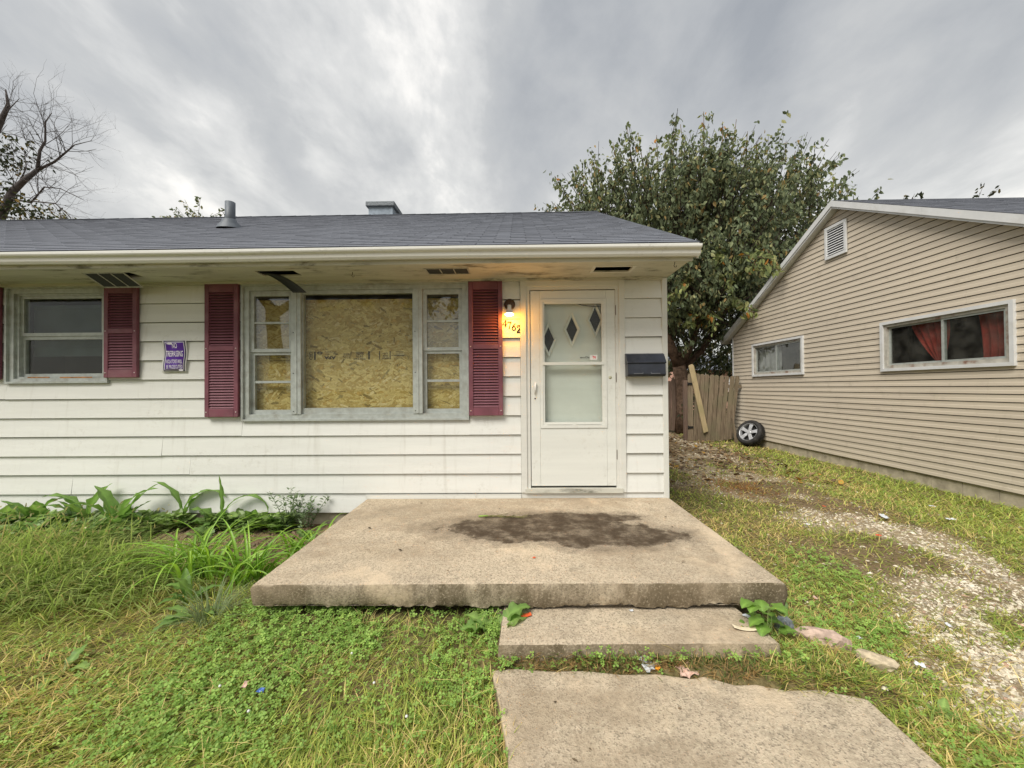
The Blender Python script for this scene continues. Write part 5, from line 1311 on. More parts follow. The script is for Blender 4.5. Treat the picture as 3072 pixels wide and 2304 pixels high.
# tree across the front yard, seen only as the dark mirror image in the window panes
shoots_tree('street_tree', 'broad street tree mirrored in the window panes', (-10.3, -8.0, 0), [([(-10.3, -8, -.1), (-10.2, -8, 2.5), (-10.4, -8, 5.0)], .38, .25), ([(-10.4, -8, 4.6), (-8.2, -8, 6.0), (-5.5, -8.2, 7.0)], .18, .05), ([(-10.3, -8, 4.8), (-12, -8, 6.5), (-13, -8, 8)], .18, .05)],
            [((-10.2, -8, 7.6), (3.2, 2.5, 2.0), 2.0), ((-5.8, -8.4, 6.6), (2.6, 2.0, 1.9), 1.6), ((-3.0, -8.8, 5.6), (1.6, 1.5, 1.3), .6)], 420, .24, PAL_G, 91, M_BARK, .2, per=18)

# ------------------------------------------------------------------ grass, clover, gravel
def allowed(x, y, m=0.0):
    inporch = (x > -1.60-m) & (x < 1.575+m) & (y > 2.275-m)
    instep = (x > -.11-m) & (x < 1.345+m) & (y > 1.99-m) & (y <= 2.3)
    back_y = np.interp(x, [p[0] for p in back], [p[1] for p in back])
    wob = .05*(fbm(x, y, 6, 51)-.5)
    inpath = (x > -.13 + wob + .09*sstep(1.95, 1.5, y)-m) & (x < 1.57 + wob+m) & (y < back_y-.012+wob*.6)
    inhouse = (y > WY-.03) & (x < 1.575) & (y < HB+.2)
    innb = (x > NX-.01) & (y > NYN-.1) & (y < NYF+.1)
    return ~(inporch | instep | inpath | inhouse | innb)
def sample(n, x0, x1, y0, y1, r, power=1.0):
    """points with density falling as 1/y**power"""
    y = 1/((1/y1)+(1/y0-1/y1)*r.random(n)) if power == 1.0 else np.exp(np.log(y0)+(np.log(y1)-np.log(y0))*r.random(n))
    return r.uniform(x0, x1, n), y
def blades(name, x, y, L, w, az, lean, cols, mat=M_GRASS, z=None, tipf=.15, label=None, cat='grass', droop=.45):
    n = len(x); z = gz(x, y)-.008 if z is None else z
    dh = np.stack([np.cos(az), np.sin(az), np.zeros(n)], 1); sd_ = np.stack([-np.sin(az), np.cos(az), np.zeros(n)], 1)
    P_ = np.stack([x, y, z], 1); V = np.zeros((n, 7, 3)); k = 0
    for t, wf in ((0, 1.), (.38, .95), (.72, .65), (1., 0)):
        hor = L*(lean*(t**1.35)); ver = L*t*np.sqrt(np.clip(1-(lean*.96)**2, .02, 1))*(1-droop*lean*t)
        c = P_ + dh*hor[:, None] + np.array([0, 0, 1.])*ver[:, None]
        if wf > 0:
            V[:, k] = c - sd_*(w*wf/2)[:, None]; V[:, k+1] = c + sd_*(w*wf/2)[:, None]; k += 2
        else: V[:, k] = c
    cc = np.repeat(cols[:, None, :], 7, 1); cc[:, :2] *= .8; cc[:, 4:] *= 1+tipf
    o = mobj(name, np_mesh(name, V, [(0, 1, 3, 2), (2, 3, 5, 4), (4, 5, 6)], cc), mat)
    return tag(o, label, cat, kind='stuff')
G1, G2, G3, S1, S2 = map(np.array, ((.28, .37, .072), (.43, .47, .115), (.20, .29, .065), (.78, .64, .28), (.56, .42, .18)))
def lawn_cols(x, y, r, straw):
    n = len(x); u = r.random(n); v = r.random((n, 1))
    c = np.where((u < .45)[:, None], G1*(1-v)+G2*v, np.where((u < .75)[:, None], G2*(1-v)+G2*1.3*v, G3*(1-v)+G1*v))
    st = r.random(n) < straw; w_ = r.random((n, 1)); c[st] = (S1*(1-w_)+S2*w_)[st]
    return c*r.uniform(.75, 1.2, (n, 1))
r = np.random.default_rng(101)
# left lawn, mown
x, y = sample(90000, -6.3, -.02, 1.05, 3.95, r, 1.0); k = allowed(x, y)
bedmask = (y > 3.12+.55*(fbm(x, y, 1.6, 58)-.4)) & (x > -3.85+.7*(fbm(x, y, 2.1, 59)-.5)) & (x < -1.5) & (r.random(len(x)) < .93); cl = sstep(-1.9, -1.2, x)*sstep(1.5, 1.75, y); k &= ~bedmask & (r.random(len(x)) > .45*cl)
x, y = x[k], y[k]; n = len(x); straw = np.clip(.02 + 1.2*(fbm(x, y, 1.3, 61)-.44) + .18*sstep(2.4, 1.7, y) - .3*sstep(2.7, 3.3, y), .03, .70)
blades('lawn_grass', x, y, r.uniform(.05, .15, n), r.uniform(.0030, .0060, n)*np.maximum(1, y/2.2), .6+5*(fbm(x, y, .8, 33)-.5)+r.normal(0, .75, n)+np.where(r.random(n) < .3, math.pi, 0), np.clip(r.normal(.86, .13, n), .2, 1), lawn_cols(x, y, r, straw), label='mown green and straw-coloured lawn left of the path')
# right lawn and drive verge
x, y = sample(150000, 1.2, 6.0, 1.05, 12.2, r, 1.0); g = drive(x, y); k = allowed(x, y) & (r.random(len(x)) > np.clip(g*.95, 0, .80))
soilp = sstep(.38, .58, fbm(x, y, 1.3, 71))*sstep(1.6, 2.2, x)*sstep(4.5, 4.0, x); k &= (r.random(len(x)) > soilp*.72)
leafz = sstep(6.3, 8.2, y)*sstep(5.3, 4.4, x); k &= r.random(len(x)) > leafz*.93
x, y = x[k], y[k]; n = len(x); lush = sstep(4.0, 4.7, x); straw = np.clip(.30 + 1.2*(fbm(x, y, 1.2, 81)-.45) - .26*lush, .04, .80)
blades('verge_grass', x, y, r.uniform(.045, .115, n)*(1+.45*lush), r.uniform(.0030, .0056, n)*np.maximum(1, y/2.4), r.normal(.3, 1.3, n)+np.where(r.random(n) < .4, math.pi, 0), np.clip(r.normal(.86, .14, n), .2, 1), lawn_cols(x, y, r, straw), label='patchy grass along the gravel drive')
# tall uncut grass, combed over to the right
x, y = r.normal(-4.1, .95, 12500), r.normal(3.05, .33, 12500); k = (x < -2.6) & (y < np.where(x > -3.75, 3.22, 3.75)) & (y > 2.35) & allowed(x, y); x, y = x[k], y[k]; n = len(x)
L_ = r.uniform(.30, .68, n)*(1-.35*sstep(-4.2, -5.2, x)); v = r.random((n, 1)); cc = (np.array([.23, .33, .08])*(1-v)+np.array([.46, .54, .19])*v)*r.uniform(.7, 1.25, (n, 1)); st = r.random(n) < .10; cc[st] = np.array([.48, .41, .19])
blades('tall_grass', x, y, L_, r.uniform(.0045, .0085, n), r.normal(-.30, .60, n), np.clip(r.normal(.76, .16, n), .2, .98), cc, label='long uncut grass combed over towards the porch', droop=.75)
# seed heads in the tall grass
n = 420; x = r.normal(-4.5, .75, n); y = r.normal(3.25, .3, n); k = (x < -3.0) & (y < 3.8); x, y = x[k], y[k]; n = len(x)
pos = np.stack([x, y, .15+.20*r.random(n)], 1); ax = np.stack([r.normal(.3, .5, n), r.normal(0, .5, n), r.uniform(.3, 1, n)], 1)
T = np.array([[0, 0, 0], [.3, .5, 0], [.75, .4, 0], [1, 0, 0], [.75, -.4, 0], [.3, -.5, 0]]); o = scatter('seed_heads', T, [(0, 3, 2, 1), (0, 5, 4, 3)], pos, frames(ax, r.uniform(0, 6, n)), np.stack([r.uniform(.03, .055, n), np.full(n, .012), np.full(n, .01)], 1), np.array([.36, .33, .14])*r.uniform(.7, 1.2, (n, 1)), M_GRASS); tag(o, 'pale foxtail seed heads in the uncut grass', 'grass', kind='stuff')
# blue-green wispy tuft and green strip before the step
n = 130; a_ = r.uniform(0, 2*math.pi, n); x = -1.88+.05*np.cos(a_); y = 2.32+.05*np.sin(a_)
blades('wispy_grass', x, y, r.uniform(.22, .42, n), r.uniform(.003, .006, n), a_+r.normal(0, .5, n), np.clip(r.normal(.62, .2, n), .1, .97), np.array([.24, .30, .15])*r.uniform(.7, 1.25, (n, 1)), label='wispy blue-green grass tuft left of the porch corner', droop=.8)
n = 2600; x = r.uniform(-.12, 1.75, n); yb_ = np.interp(x, [p[0] for p in back], [p[1] for p in back]); y = yb_ + r.random(n)*(2.0-yb_+.01); st = r.random(n) < .38+.3*(y < yb_+.05)
cc = np.array([.15, .21, .055])*r.uniform(.6, 1.3, (n, 1)); cc[st] = np.array([.44, .30, .13])*r.uniform(.6, 1.2, (st.sum(), 1))
blades('step_front_grass', x, y, r.uniform(.03, .10, n), r.uniform(.003, .006, n), r.uniform(0, 6.28, n), np.clip(r.normal(.75, .2, n), .2, 1), cc, label='strip of grass and dry straw between step and path')
# stray dry straw lying about
x, y = sample(5200, -6.0, 5.6, 1.1, 9.0, r); k = allowed(x, y) & (fbm(x, y, 1.4, 91) > .42); x, y = x[k], y[k]; n = len(x)
blades('loose_straw', x, y, r.uniform(.07, .20, n), r.uniform(.002, .0035, n)*np.maximum(1, y/2.5), r.uniform(0, 6.28, n), r.uniform(.93, 1., n), (S1*1.1)*r.uniform(.6, 1.2, (n, 1)), z=gz(x, y)+.035, label='loose dry straw strewn over the lawn', cat='straw')
# orange dry patch on the drive
n = 900; x = r.normal(3.12, .22, n); y = r.normal(5.55, .28, n)
blades('dry_patch', x, y, r.uniform(.05, .11, n), r.uniform(.006, .010, n), r.uniform(0, 6.28, n), r.uniform(.85, 1., n), np.array([.46, .25, .085])*r.uniform(.6, 1.2, (n, 1)), label='orange dried grass patch on the gravel beside the house corner')

# clover: three round leaflets each
CL = []
for a_ in (90, 210, 330):
    t = math.radians(a_); c_, s_ = math.cos(t), math.sin(t)
    for p in [(0.02, 0, 0), (.45, .33, .08), (.88, .30, .06), (.95, 0, .02), (.88, -.30, .06), (.45, -.33, .08)]: CL.append((p[0]*c_-p[1]*s_, p[0]*s_+p[1]*c_, p[2]))
CF = [f for j in range(3) for f in ((6*j, 6*j+3, 6*j+2, 6*j+1), (6*j, 6*j+5, 6*j+4, 6*j+3))]
xs_, ys_ = [], []
for n, (x0, x1, y0, y1) in ((5200, (-1.75, -.02, 1.50, 2.45)), (1500, (-.1, 1.5, 1.93, 2.05)), (4200, (1.25, 3.1, 1.15, 2.35)), (3000, (-3.6, -.1, 1.25, 2.2)), (1800, (1.55, 2.6, 2.1, 3.4)), (900, (-1.75, -.1, 2.1, 2.4)), (1000, (4.0, 5.9, 3.2, 6.5))):
    a, c_ = r.uniform(x0, x1, n), r.uniform(y0, y1, n); k = (fbm(a, c_, 1.9, 95) > .40+.12*r.random(n)) | (r.random(n) < .18); a, c_ = a[k], c_[k]
    k = allowed(a, c_) | ((c_ > 2.2) & (c_ < 2.42) & (a < -.12) & (a > -1.7)); xs_.append(a[k]); ys_.append(c_[k])
x, y = np.concatenate(xs_), np.concatenate(ys_); k = drive(x, y) < .15+.2*r.random(len(x)); x, y = x[k], y[k]; n = len(x)
zc = gz(x, y)+r.uniform(.015, .065, n); up = unit(np.stack([r.normal(0, .35, n), r.normal(-.15, .35, n), np.ones(n)], 1)); ref = unit(r.normal(0, 1, (n, 3))); xx = unit(np.cross(up, ref)); yy = np.cross(up, xx); fr = np.stack([xx, yy, up], 2)
v = r.random((n, 1)); cc = (np.array([.21, .36, .075])*(1-v)+np.array([.36, .52, .12])*v)*r.uniform(.75, 1.2, (n, 1))
o = scatter('clover', CL, CF, np.stack([x, y, zc], 1), fr, r.uniform(.010, .018, n), cc, M_CLOVER); tag(o, 'bright green clover spreading before the porch and path', 'clover', kind='stuff')
n = 5; pos = np.stack([r.uniform(-1.5, -.3, n), r.uniform(1.6, 2.1, n), np.full(n, .07)], 1)
b = MB()
for p in pos: b.lathe([(.001, .0), (.006, .003), (.0065, .007), (.003, .011), (.001, .012)], 8, Matrix.Translation(p))
o = b.build('clover_flowers', M_WHITEPLASTIC); tag(o, 'tiny white clover flowers in the lawn', 'flowers', kind='stuff')

# gravel stones
ph = (1+5**.5)/2; ICO = np.array([(-1, ph, 0), (1, ph, 0), (-1, -ph, 0), (1, -ph, 0), (0, -1, ph), (0, 1, ph), (0, -1, -ph), (0, 1, -ph), (ph, 0, -1), (ph, 0, 1), (-ph, 0, -1), (-ph, 0, 1)])/1.9
IF = [(0, 11, 5), (0, 5, 1), (0, 1, 7), (0, 7, 10), (0, 10, 11), (1, 5, 9), (5, 11, 4), (11, 10, 2), (10, 7, 6), (7, 1, 8), (3, 9, 4), (3, 4, 2), (3, 2, 6), (3, 6, 8), (3, 8, 9), (4, 9, 5), (2, 4, 11), (6, 2, 10), (8, 6, 7), (9, 8, 1)]
OCT = np.array([(1, 0, 0), (-1, 0, 0), (0, 1, 0), (0, -1, 0), (.2, .1, 1), (-.1, -.2, -1)], float); OF = [(0, 2, 4), (2, 1, 4), (1, 3, 4), (3, 0, 4), (2, 0, 5), (1, 2, 5), (3, 1, 5), (0, 3, 5)]
x, y = sample(190000, 1.6, 5.4, 1.15, 11.5, r, 1.0); g = drive(x, y); fine = .35+.65*sstep(.42, .60, fbm(x, y, 3.3, 77)); k = (r.random(len(x)) < np.clip(g*fine-.04, 0, .85)) | (r.random(len(x)) < .02); k &= allowed(x, y, .03); x, y = x[k], y[k]; n = len(x)
fr = frames(unit(r.normal(0, 1, (n, 3))*np.array([1, 1, .18])), r.uniform(-.4, .4, n)); s_ = (r.gamma(2.6, .0030, n).clip(.0035, .026))*np.maximum(1, y/6)
v = r.random((n, 1)); cc = np.array([.52, .45, .33])*(1-v)+np.array([.80, .74, .61])*v; dk = r.random(n) < .2; cc[dk] *= .55; pk = r.random(n) < .05; cc[pk] = np.array([.42, .27, .20])
T = OCT[None]*np.stack([s_, s_*r.uniform(.55, 1, n), s_*r.uniform(.35, .7, n)], 1)[:, None, :]*(1+.5*(r.random((n, 6, 1))-.5)); V = np.stack([x, y, gz(x, y)+s_*.10], 1)[:, None, :]+np.einsum('nij,nkj->nki', fr, T)
o = mobj('gravel', np_mesh('gravel', V, OF, cc), M_STONE); tag(o, 'pale limestone gravel of the driveway', 'gravel', kind='stuff')
# fallen leaves and chips near the gate
n = 1500; x = r.uniform(2.0, 5.6, n); y = r.uniform(5.6, 11.8, n); k = r.random(n) < (.12+.88*sstep(5.5, 4.6, x)*sstep(5.5, 7.0, y)); x, y = x[k], y[k]; n = len(x)
up = unit(np.stack([r.normal(0, .3, n), r.normal(0, .3, n), np.ones(n)], 1)); xx = unit(np.cross(up, unit(r.normal(0, 1, (n, 3))))); fr = np.stack([xx, np.cross(up, xx), up], 2)
pal = np.array([(.30, .20, .11), (.20, .12, .06), (.38, .29, .18), (.42, .24, .05), (.14, .09, .055)]); cc = pal[r.choice(5, n, p=[.34, .26, .22, .06, .12])]*r.uniform(.7, 1.2, (n, 1))
o = scatter('fallen_leaves', LEAF_T, LEAF_F, np.stack([x, y, gz(x, y)+.018], 1), fr, r.uniform(.06, .13, n), cc, M_DRYLEAF); tag(o, 'brown fallen leaves on the ground before the wooden gate', 'leaves', kind='stuff')
n = 4200; x = r.uniform(-5.9, -2.3, n); y = 3.97-np.abs(r.normal(0, .25, n)); k = (fbm(x, y, 2.2, 97) > .36) & ~((x > -3.75) & (y < 3.80)); x, y = x[k], y[k]; n = len(x); a_ = r.uniform(0, 6.28, n)
ax = np.stack([np.cos(a_), np.sin(a_)*.8-.2, r.uniform(.1, .8, n)], 1); s_ = r.uniform(.05, .11, n)
o = scatter('weed_cover', LEAF_T, LEAF_F, np.stack([x, y, gz(x, y)+r.uniform(.01, .14, n)], 1), frames(unit(ax), r.uniform(-.5, .5, n)), np.stack([s_, s_*1.1, s_], 1), np.array([.23, .34, .10])*r.uniform(.55, 1.3, (n, 1)), M_WEED); tag(o, 'low green weeds covering the strip along the siding', 'weeds', kind='stuff')
# soil crumbs in the bed
n = 1500; x = r.uniform(-3.9, -1.7, n); y = r.uniform(3.35, 3.98, n); s_ = r.gamma(3, .0035, n).clip(.003, .03); fr = frames(unit(r.normal(0, 1, (n, 3))), r.uniform(0, 6, n)); T = ICO[None]*s_[:, None, None]*(1+.3*(r.random((n, 12, 1))-.5))
V = np.stack([x, y, gz(x, y)], 1)[:, None, :]+np.einsum('nij,nkj->nki', fr, T); o = mobj('soil_crumbs', np_mesh('soil_crumbs', V, IF, np.array([.15, .105, .066])*r.uniform(.6, 1.5, (n, 1))), M_STONE); tag(o, 'bare brown soil crumbs in the bed by the wall', 'soil', kind='stuff')

# ------------------------------------------------------------------ weeds with big leaves
def leaf_strip(L, W, elev, curl, az, base, col, seed, petiole=.2, wavy=.12, fold=.25, power=.75, nseg=12, twist=0.):
    rr = random.Random(seed); V = []; C_ = []
    p = Vector((0, 0, 0)); ds = L/nseg
    for i in range(nseg+1):
        t = i/nseg; e_ = elev-curl*t**1.4
        d = Vector((math.cos(e_), 0, math.sin(e_))); nrm_ = Vector((-math.sin(e_), 0, math.cos(e_)))
        if t < petiole: w = .006+.004*t
        else:
            s_ = (t-petiole)/(1-petiole); w = W/2*max(.02, math.sin(math.pi*s_**power))**.8
        for k, u in enumerate((-1, -.5, 0, .5, 1)):
            wv_ = wavy*w*math.sin(i*2.1+u*2+seed)*abs(u) if t >= petiole else 0
            q2 = p + Vector((0, 1, 0))*(u*w*math.cos(twist*t)) + nrm_*(fold*abs(u)*w + wv_ + u*w*math.sin(twist*t)); V.append((q2.x*math.cos(az)-q2.y*math.sin(az)+base[0], q2.x*math.sin(az)+q2.y*math.cos(az)+base[1], q2.z+base[2]))
            f = 1.35 if k == 2 or t < petiole else 1.0-.10*abs(u); C_.append((col[0]*f, col[1]*f, col[2]*f))
        p = p + d*ds
    F_ = [(i*5+k, (i+1)*5+k, (i+1)*5+k+1, i*5+k+1) for i in range(nseg) for k in range(4)]
    return np_mesh('leaf', np.array([V]), F_, np.array([C_]), True)
DOCKC = [(.20, .335, .085), (.155, .27, .07), (.275, .41, .115)]
def dock(x, y, n, hmin, hmax, label, seed, group='broad-leaved weeds along the wall', specials=(), wide=.115, spread=(35, 84)):
    rr = random.Random(seed); z = float(gz(x, y))-.01; t = thing('dock_weed', label, 'weed', (x, y, z), group)
    for i in range(n):
        az = rr.uniform(0, 2*math.pi); 
        if y > 3.8 and math.sin(az) > .35: az = -az
        L_ = rr.uniform(hmin, hmax); me_ = leaf_strip(L_, wide*rr.uniform(.75, 1.25), math.radians(rr.uniform(*spread)), math.radians(rr.uniform(25, 95)), az, (x+rr.uniform(-.03, .03), y+rr.uniform(-.03, .02), z), DOCKC[rr.randrange(3)], seed*31+i, .22, .25, .22)
        mobj('leaf', me_, M_WEED, t)
    for (L_, W_, el, cu, az) in specials: mobj('leaf', leaf_strip(L_, W_, math.radians(el), math.radians(cu), math.radians(az), (x, y, z), DOCKC[0], seed*7+int(L_*100), .3, .35, .3), M_WEED, t)
    return t
dock(-5.35, 3.90, 13, .30, .50, 'leafy dock weed under the small window, cut by the left edge', 1)
dock(-4.95, 3.88, 13, .30, .48, 'leafy dock weed under the small window, second from the left edge', 2, specials=((.70, .075, 80, 150, 0),))
dock(-4.45, 3.90, 14, .30, .50, 'wide dock weed below the right part of the small window', 3, specials=((.62, .10, 84, 110, 190), (.56, .12, 86, 60, 10)))
dock(-4.05, 3.80, 20, .30, .52, 'bushiest dock weed with many upright leaves near the wall', 4, specials=((.62, .11, 84, 90, 20), (.58, .12, 88, 70, 170), (.66, .07, 68, 45, 12), (.56, .13, 80, 80, 250)))
dock(-3.72, 3.86, 12, .22, .38, 'low dock weed beside the bare soil bed', 5)
dock(-3.50, 3.95, 1, .2, .25, 'tall lone dock weed with two curling leaves against the siding', 6, specials=((.74, .075, 90, 150, 5), (.66, .07, 94, 95, 182), (.44, .10, 84, 60, 20)))
dock(-3.06, 3.92, 12, .20, .36, 'dock weed with a hooked leaf under the tall shutter', 7, specials=((.78, .065, 86, 190, 8), (.56, .055, 92, 12, 175), (.40, .12, 70, 80, 200)))
dock(-2.72, 3.92, 10, .18, .30, 'low dock weed under the boarded window', 8)
dock(-2.45, 3.86, 6, .14, .26, 'small dock weed beside the bushy herb', 9)
dock(-1.95, 3.62, 5, .12, .22, 'small dock weed against the left side of the porch', 12)
dock(-2.05, 2.42, 6, .16, .30, 'flat dock weed at the foot of the wispy grass', 10, 'broad-leaved weeds in the lawn', wide=.06, spread=(10, 40))
dock(-2.35, 1.98, 5, .10, .18, 'young pale weed rosette in the lawn far from the porch', 13, 'broad-leaved weeds in the lawn', wide=.05, spread=(15, 50))
dock(-.14, 2.20, 4, .14, .24, 'broad dock leaf resting on the left end of the step', 11, 'broad-leaved weeds in the lawn', specials=((.26, .11, 55, 75, 20), (.22, .09, 40, 60, 200)), spread=(20, 60))
dock(1.86, 1.72, 7, .07, .13, 'flat green weed right of the path', 14, 'broad-leaved weeds in the lawn', wide=.035, spread=(10, 45))
dock(1.62, 2.42, 5, .10, .17, 'leafy weed beside the right porch corner', 15, 'broad-leaved weeds in the lawn', wide=.06, spread=(15, 60))
dock(-.20, 1.56, 3, .14, .20, 'single long green leaf lying at the left edge of the path', 16, 'broad-leaved weeds in the lawn', wide=.05, spread=(5, 25))
dock(-5.15, 3.55, 10, .24, .40, 'dock weed half sunk in the tall grass near the left edge', 31)
dock(-4.60, 3.58, 10, .24, .42, 'dock weed in tall grass before the wide dock weed', 32)
dock(-3.92, 3.50, 11, .24, .42, 'large-leaved dock weed in front of the bushiest one', 33)
dock(-2.95, 3.60, 6, .14, .26, 'small dock weed on the bare soil bed', 34)
dock(-2.25, 2.60, 7, .14, .26, 'leafy dock weed between the daylilies and the wispy grass', 35, wide=.075)
# daylilies
def lily(x, y, n, lmin, lmax, label, seed):
    rr = random.Random(seed); z = float(gz(x, y))-.01; t = thing('daylily', label, 'plant', (x, y, z), 'daylilies beside the porch')
    for i in range(n):
        az = rr.uniform(0, 2*math.pi); c_ = [(.25, .43, .06), (.33, .52, .085), (.20, .36, .055)][rr.randrange(3)]
        mobj('leaf', leaf_strip(rr.uniform(lmin, lmax), rr.uniform(.018, .028), math.radians(rr.uniform(50, 84)), math.radians(rr.uniform(85, 165)), az, (x+rr.gauss(0, .10), y+rr.gauss(0, .06), z), c_, seed*17+i, 0., 0., .55, .42, 10, rr.uniform(-.4, .4)), M_WEED, t)
lily(-2.45, 2.92, 60, .46, .80, 'large arching daylily clump before the bare soil bed', 21)
lily(-2.02, 2.86, 46, .42, .68, 'arching daylily clump leaning against the left porch corner', 22)
lily(-1.86, 3.32, 28, .34, .54, 'upright daylily clump beside the middle of the porch edge', 23)
# bushy herb by the wall
hb = thing('bushy_herb', 'bushy grey-green herb growing against the siding left of the porch', 'plant', (-2.22, 3.9, 0)); rr = np.random.default_rng(8); pos = []; od = []; b = MB()
for i in range(11):
    bx_, by = -2.22+rr.normal(0, .05), 3.88+rr.normal(0, .03); tx, ty = bx_+rr.normal(0, .13), min(by+rr.normal(-.02, .05), 3.97); H_ = rr.uniform(.24, .47); b.tube([(bx_, by, -.02), ((bx_+tx)/2, (by+ty)/2, H_*.55), (tx, ty, H_)], [.004, .003, .0015], 5)
    for j in range(46):
        t = rr.random()**.7; pos.append((bx_+(tx-bx_)*t+rr.normal(0, .014), by+(ty-by)*t+rr.normal(0, .010), H_*t*.97+.02)); a_ = rr.uniform(0, 6.28); od.append((math.cos(a_), math.sin(a_)*.8, .45))
b.build('stems', plain('green_stem', (.12, .16, .06), .6), hb); pos = np.array(pos); od = np.array(od); pos[:, 1] = np.minimum(pos[:, 1], 3.985)
o = scatter('leaves', LEAF_T, LEAF_F, pos, frames(unit(od), rr.uniform(-.6, .6, len(pos))), np.stack([rr.uniform(.03, .06, len(pos)), rr.uniform(.020, .032, len(pos)), np.full(len(pos), .03)], 1), np.array([.20, .28, .14])*rr.uniform(.6, 1.3, (len(pos), 1)), M_WEED, hb); o['kind'] = 'stuff'
# seedling on the right end of the step
sp_ = thing('leafy_seedling', 'leafy green seedling at the right end of the step', 'plant', (1.36, 2.16, 0)); rr2 = random.Random(4)
b = MB()
for i in range(15):
    bx_, by = 1.36+rr2.gauss(0, .02), 2.15+rr2.gauss(0, .015); az = rr2.uniform(0, 6.28); H_ = rr2.uniform(.10, .27); ex, ey = bx_+.07*math.cos(az)*rr2.random(), by+.05*math.sin(az)*rr2.random(); b.tube([(bx_, by, -.01), (ex, ey, H_)], .002, 5)
    mobj('leaf', leaf_strip(.095, .075, math.radians(rr2.uniform(-10, 45)), math.radians(60), az, (ex, ey, H_), (.19, .33, .065), i+400, .08, .15, .2, .62, 8), M_WEED, sp_)
b.build('stems', plain('seedling_stem', (.13, .18, .05), .6), sp_)

# ------------------------------------------------------------------ stones and litter
def rock(name, c, s_, rz_, mat, seed, label, cat):
    import bmesh
    bm = bmesh.new(); bmesh.ops.create_icosphere(bm, subdivisions=3, radius=1.0); rr = random.Random(seed); ph_ = [Vector((rr.gauss(0, 1), rr.gauss(0, 1), rr.gauss(0, 1))).normalized() for _ in range(14)]; th_ = [rr.uniform(.62, .95) for _ in range(14)]
    R2 = Matrix.Rotation(rz_, 3, 'Z')
    for v in bm.verts:
        p = v.co.copy(); 
        for a, t in zip(ph_, th_):
            d = p.dot(a)
            if d > t: p = p - a*(d-t)
        p = Vector((p.x*s_[0], p.y*s_[1], p.z*s_[2])); p += Vector((rr.gauss(0, .002),)*3); v.co = R2 @ p + Vector(c)
    me_ = bpy.data.meshes.new(name); bm.to_mesh(me_); bm.free(); return tag(mobj(name, me_, mat), label, cat)
rock('rock', (1.50, 2.22, .075), (.055, .045, .075), .3, M_ROCK, 1, 'grey rock between step and porch corner', 'rock')
rock('edging_stone', (1.63, 2.13, .075), (.16, .045, .05), -.42, M_PINKSTONE, 2, 'pinkish long edging stone right of the step', 'stone')
rock('edging_stone', (1.80, 1.985, .055), (.10, .040, .04), -.75, M_TANSTONE, 3, 'tan edging stone lying beyond the pinkish one', 'stone')
rock('edging_stone', (-.10, 2.36, .06), (.10, .05, .07), .1, M_PINKSTONE, 5, 'brown brick piece under the porch left of the step', 'stone')
def scrap(name, c, w, h_, rz_, mat, label, cat='litter', crumple=.0, curl=0., tilt=0., seed=0, n=7):
    rr = np.random.default_rng(seed); vs = []
    for i in range(n+1):
        for j in range(n+1):
            u, v = i/n-.5, j/n-.5; x = u*w; y_ = v*h_; zz = curl*(u*u*4-.3)*w + crumple*(rr.random()-.3) + math.tan(tilt)*y_; x += crumple*(rr.random()-.5)*.8; y_ += crumple*(rr.random()-.5)*.8
            vs.append((c[0]+x*math.cos(rz_)-y_*math.sin(rz_), c[1]+x*math.sin(rz_)+y_*math.cos(rz_), c[2]+zz))
    b = MB(); b.add(vs, [(i*(n+1)+j, (i+1)*(n+1)+j, (i+1)*(n+1)+j+1, i*(n+1)+j+1) for i in range(n) for j in range(n)], crumple == 0); o = b.build(name, mat); mo = o.modifiers.new('solid', 'SOLIDIFY'); mo.thickness = .0015
    return tag(o, label, cat)
scrap('plastic_scrap', (.035, 2.235, .139), .062, .030, .25, M_RED, 'red plastic scrap on the left end of the step', seed=1, curl=.08, crumple=.003)
scrap('plastic_scrap', (.10, 2.62, .300), .018, .016, .5, M_RED, 'tiny red scrap near the front of the porch', seed=2, crumple=.004, n=3)
scrap('cardboard_strip', (1.225, 2.115, .140), .135, .032, -.10, M_CARD, 'pale cardboard strip on the right end of the step', curl=.10)
scrap('paper_scrap', (.645, 1.985, .055), .085, .10, .5, M_PAPER, 'crumpled white paper with dark lines between step and path', crumple=.03, seed=4, tilt=.4)
scrap('paper_scrap', (.83, 1.935, .042), .095, .06, .2, M_PINKPAPER, 'crumpled pinkish wrapper between step and path', crumple=.018, seed=5, tilt=.25)
scrap('paper_scrap', (.685, 1.945, .045), .03, .02, .9, M_ORANGE_TRASH, 'small orange scrap next to the crumpled white paper', crumple=.012, seed=6, n=3)
scrap('paper_scrap', (1.30, 2.22, .139), .06, .022, -.6, M_PAPER, 'small silver foil scrap behind the cardboard strip', crumple=.012, seed=7, n=4)
scrap('paper_scrap', (.655, 2.285, .138), .022, .016, .2, M_PAPER, 'tiny white paper scrap under the porch edge', crumple=.006, seed=8, n=3)
scrap('paper_scrap', (-.08, 2.03, .05), .03, .03, .4, M_PAPER, 'white scrap in the clover left of the step', crumple=.012, seed=28, n=3)
scrap('bottle_cap', (-1.20, 1.775, .06), .03, .025, .1, M_BLUECAP, 'small blue plastic cap in the lawn', crumple=.008, seed=9, n=3)
scrap('paper_scrap', (-1.30, 1.81, .06), .02, .04, .3, M_PINKPAPER, 'cigarette end beside the blue cap', crumple=.006, seed=10, n=3)
scrap('paper_scrap', (-4.10, 3.50, .14), .13, .09, .3, M_CARD, 'pale paper caught in the tall grass under the small window', crumple=.04, seed=11, tilt=.5)
scrap('paper_scrap', (-.92, 1.38, .05), .06, .03, .7, M_PAPER, 'white scrap in the straw at the bottom of the picture', crumple=.012, seed=29, n=4)
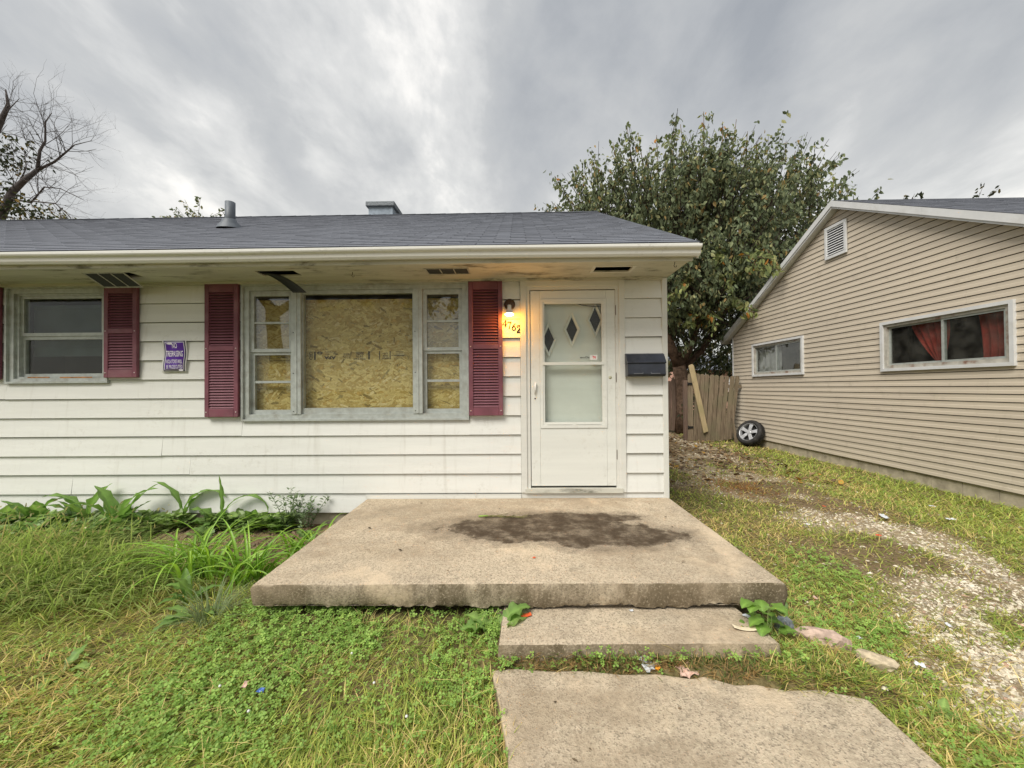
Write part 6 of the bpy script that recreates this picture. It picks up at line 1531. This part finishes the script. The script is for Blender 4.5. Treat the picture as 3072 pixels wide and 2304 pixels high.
for i, (x, y, w_, h_, m_, lb) in enumerate(((4.62, 4.20, .11, .05, M_PAPER, 'blue-white wrapper on the grass by the tan house'), (3.93, 4.22, .19, .06, M_PAPER, 'long white paper on the gravel edge'), (4.95, 4.70, .08, .05, M_PAPER, 'white paper scrap nearest the tan house wall'), (2.92, 3.95, .05, .03, M_PAPER, 'white scrap at the left edge of the gravel'), (2.50, 2.30, .05, .022, M_PAPER, 'thin white scrap in the verge grass'), (2.02, 1.99, .05, .035, M_PAPER, 'crumpled scrap beyond the tan edging stone'), (2.37, 1.83, .045, .03, M_PAPER, 'blue-white scrap nearest the lower right corner'), (1.90, 2.20, .03, .02, M_PAPER, 'small white scrap in clover right of the stones'), (2.95, 2.32, .04, .03, M_PINKPAPER, 'pink scrap lying on the gravel'), (3.38, 3.68, .05, .04, M_RED, 'red scrap on the gravel drive'), (1.98, 2.62, .05, .03, M_PINKPAPER, 'pale pink pebble-like scrap beside the porch'), (3.55, 4.55, .04, .03, M_RED, 'small red scrap on the grassy middle of the drive'))):
    scrap('litter_scrap', (x, y, float(gz(x, y))+.04), w_*.75, h_*.8, i*1.1, m_, lb, crumple=.010, seed=30+i, n=4)
# dead weed stalk on the porch
st = thing('dead_weed', 'wilted weed stalk lying on the stained porch', 'weed', (-.19, 3.43, .30)); b = MB(); rr = random.Random(6)
b.tube([(-.36, 3.44, .306), (-.22, 3.43, .312), (-.05, 3.41, .309), (.10, 3.42, .306)], [.007, .006, .004, .002], 6)
for i in range(26):
    x = -.33+.40*rr.random(); y = 3.43+rr.gauss(0, .012); b.tube([(x, y, .308), (x+rr.uniform(.01, .10), y+rr.uniform(-.05, .05), .306+rr.random()*.02)], [.0025, .001], 4)
b.build('stalk', plain('dry_green_stalk', (.16, .15, .06), .8, .2, 0, .4, 30), st)
b = MB(); b.tube([(-.36, 3.44, .306), (-.28, 3.437, .311)], .0085, 6); b.build('green_end', plain('fresh_stalk', (.20, .30, .06), .6), st)
n = 46; x = np.concatenate([r.uniform(-1.5, 1.45, 30), r.uniform(.0, 1.45, 16)]); y = np.concatenate([r.uniform(2.4, 3.95, 30), r.uniform(1.1, 1.75, 16)]); zz = np.where(y > 2.3, .305, .034)
up = unit(np.stack([r.normal(0, .15, n), r.normal(0, .15, n), np.ones(n)], 1)); xx = unit(np.cross(up, unit(r.normal(0, 1, (n, 3))))); fr = np.stack([xx, np.cross(up, xx), up], 2)
o = scatter('debris_bits', LEAF_T, LEAF_F, np.stack([x, y, zz], 1), fr, np.stack([r.uniform(.012, .045, n), r.uniform(.01, .03, n), np.full(n, .02)], 1), np.array([.14, .105, .065])*r.uniform(.4, 1.6, (n, 1)), M_DRYLEAF); tag(o, 'tiny dry leaf and twig bits on porch and path', 'debris', kind='stuff')
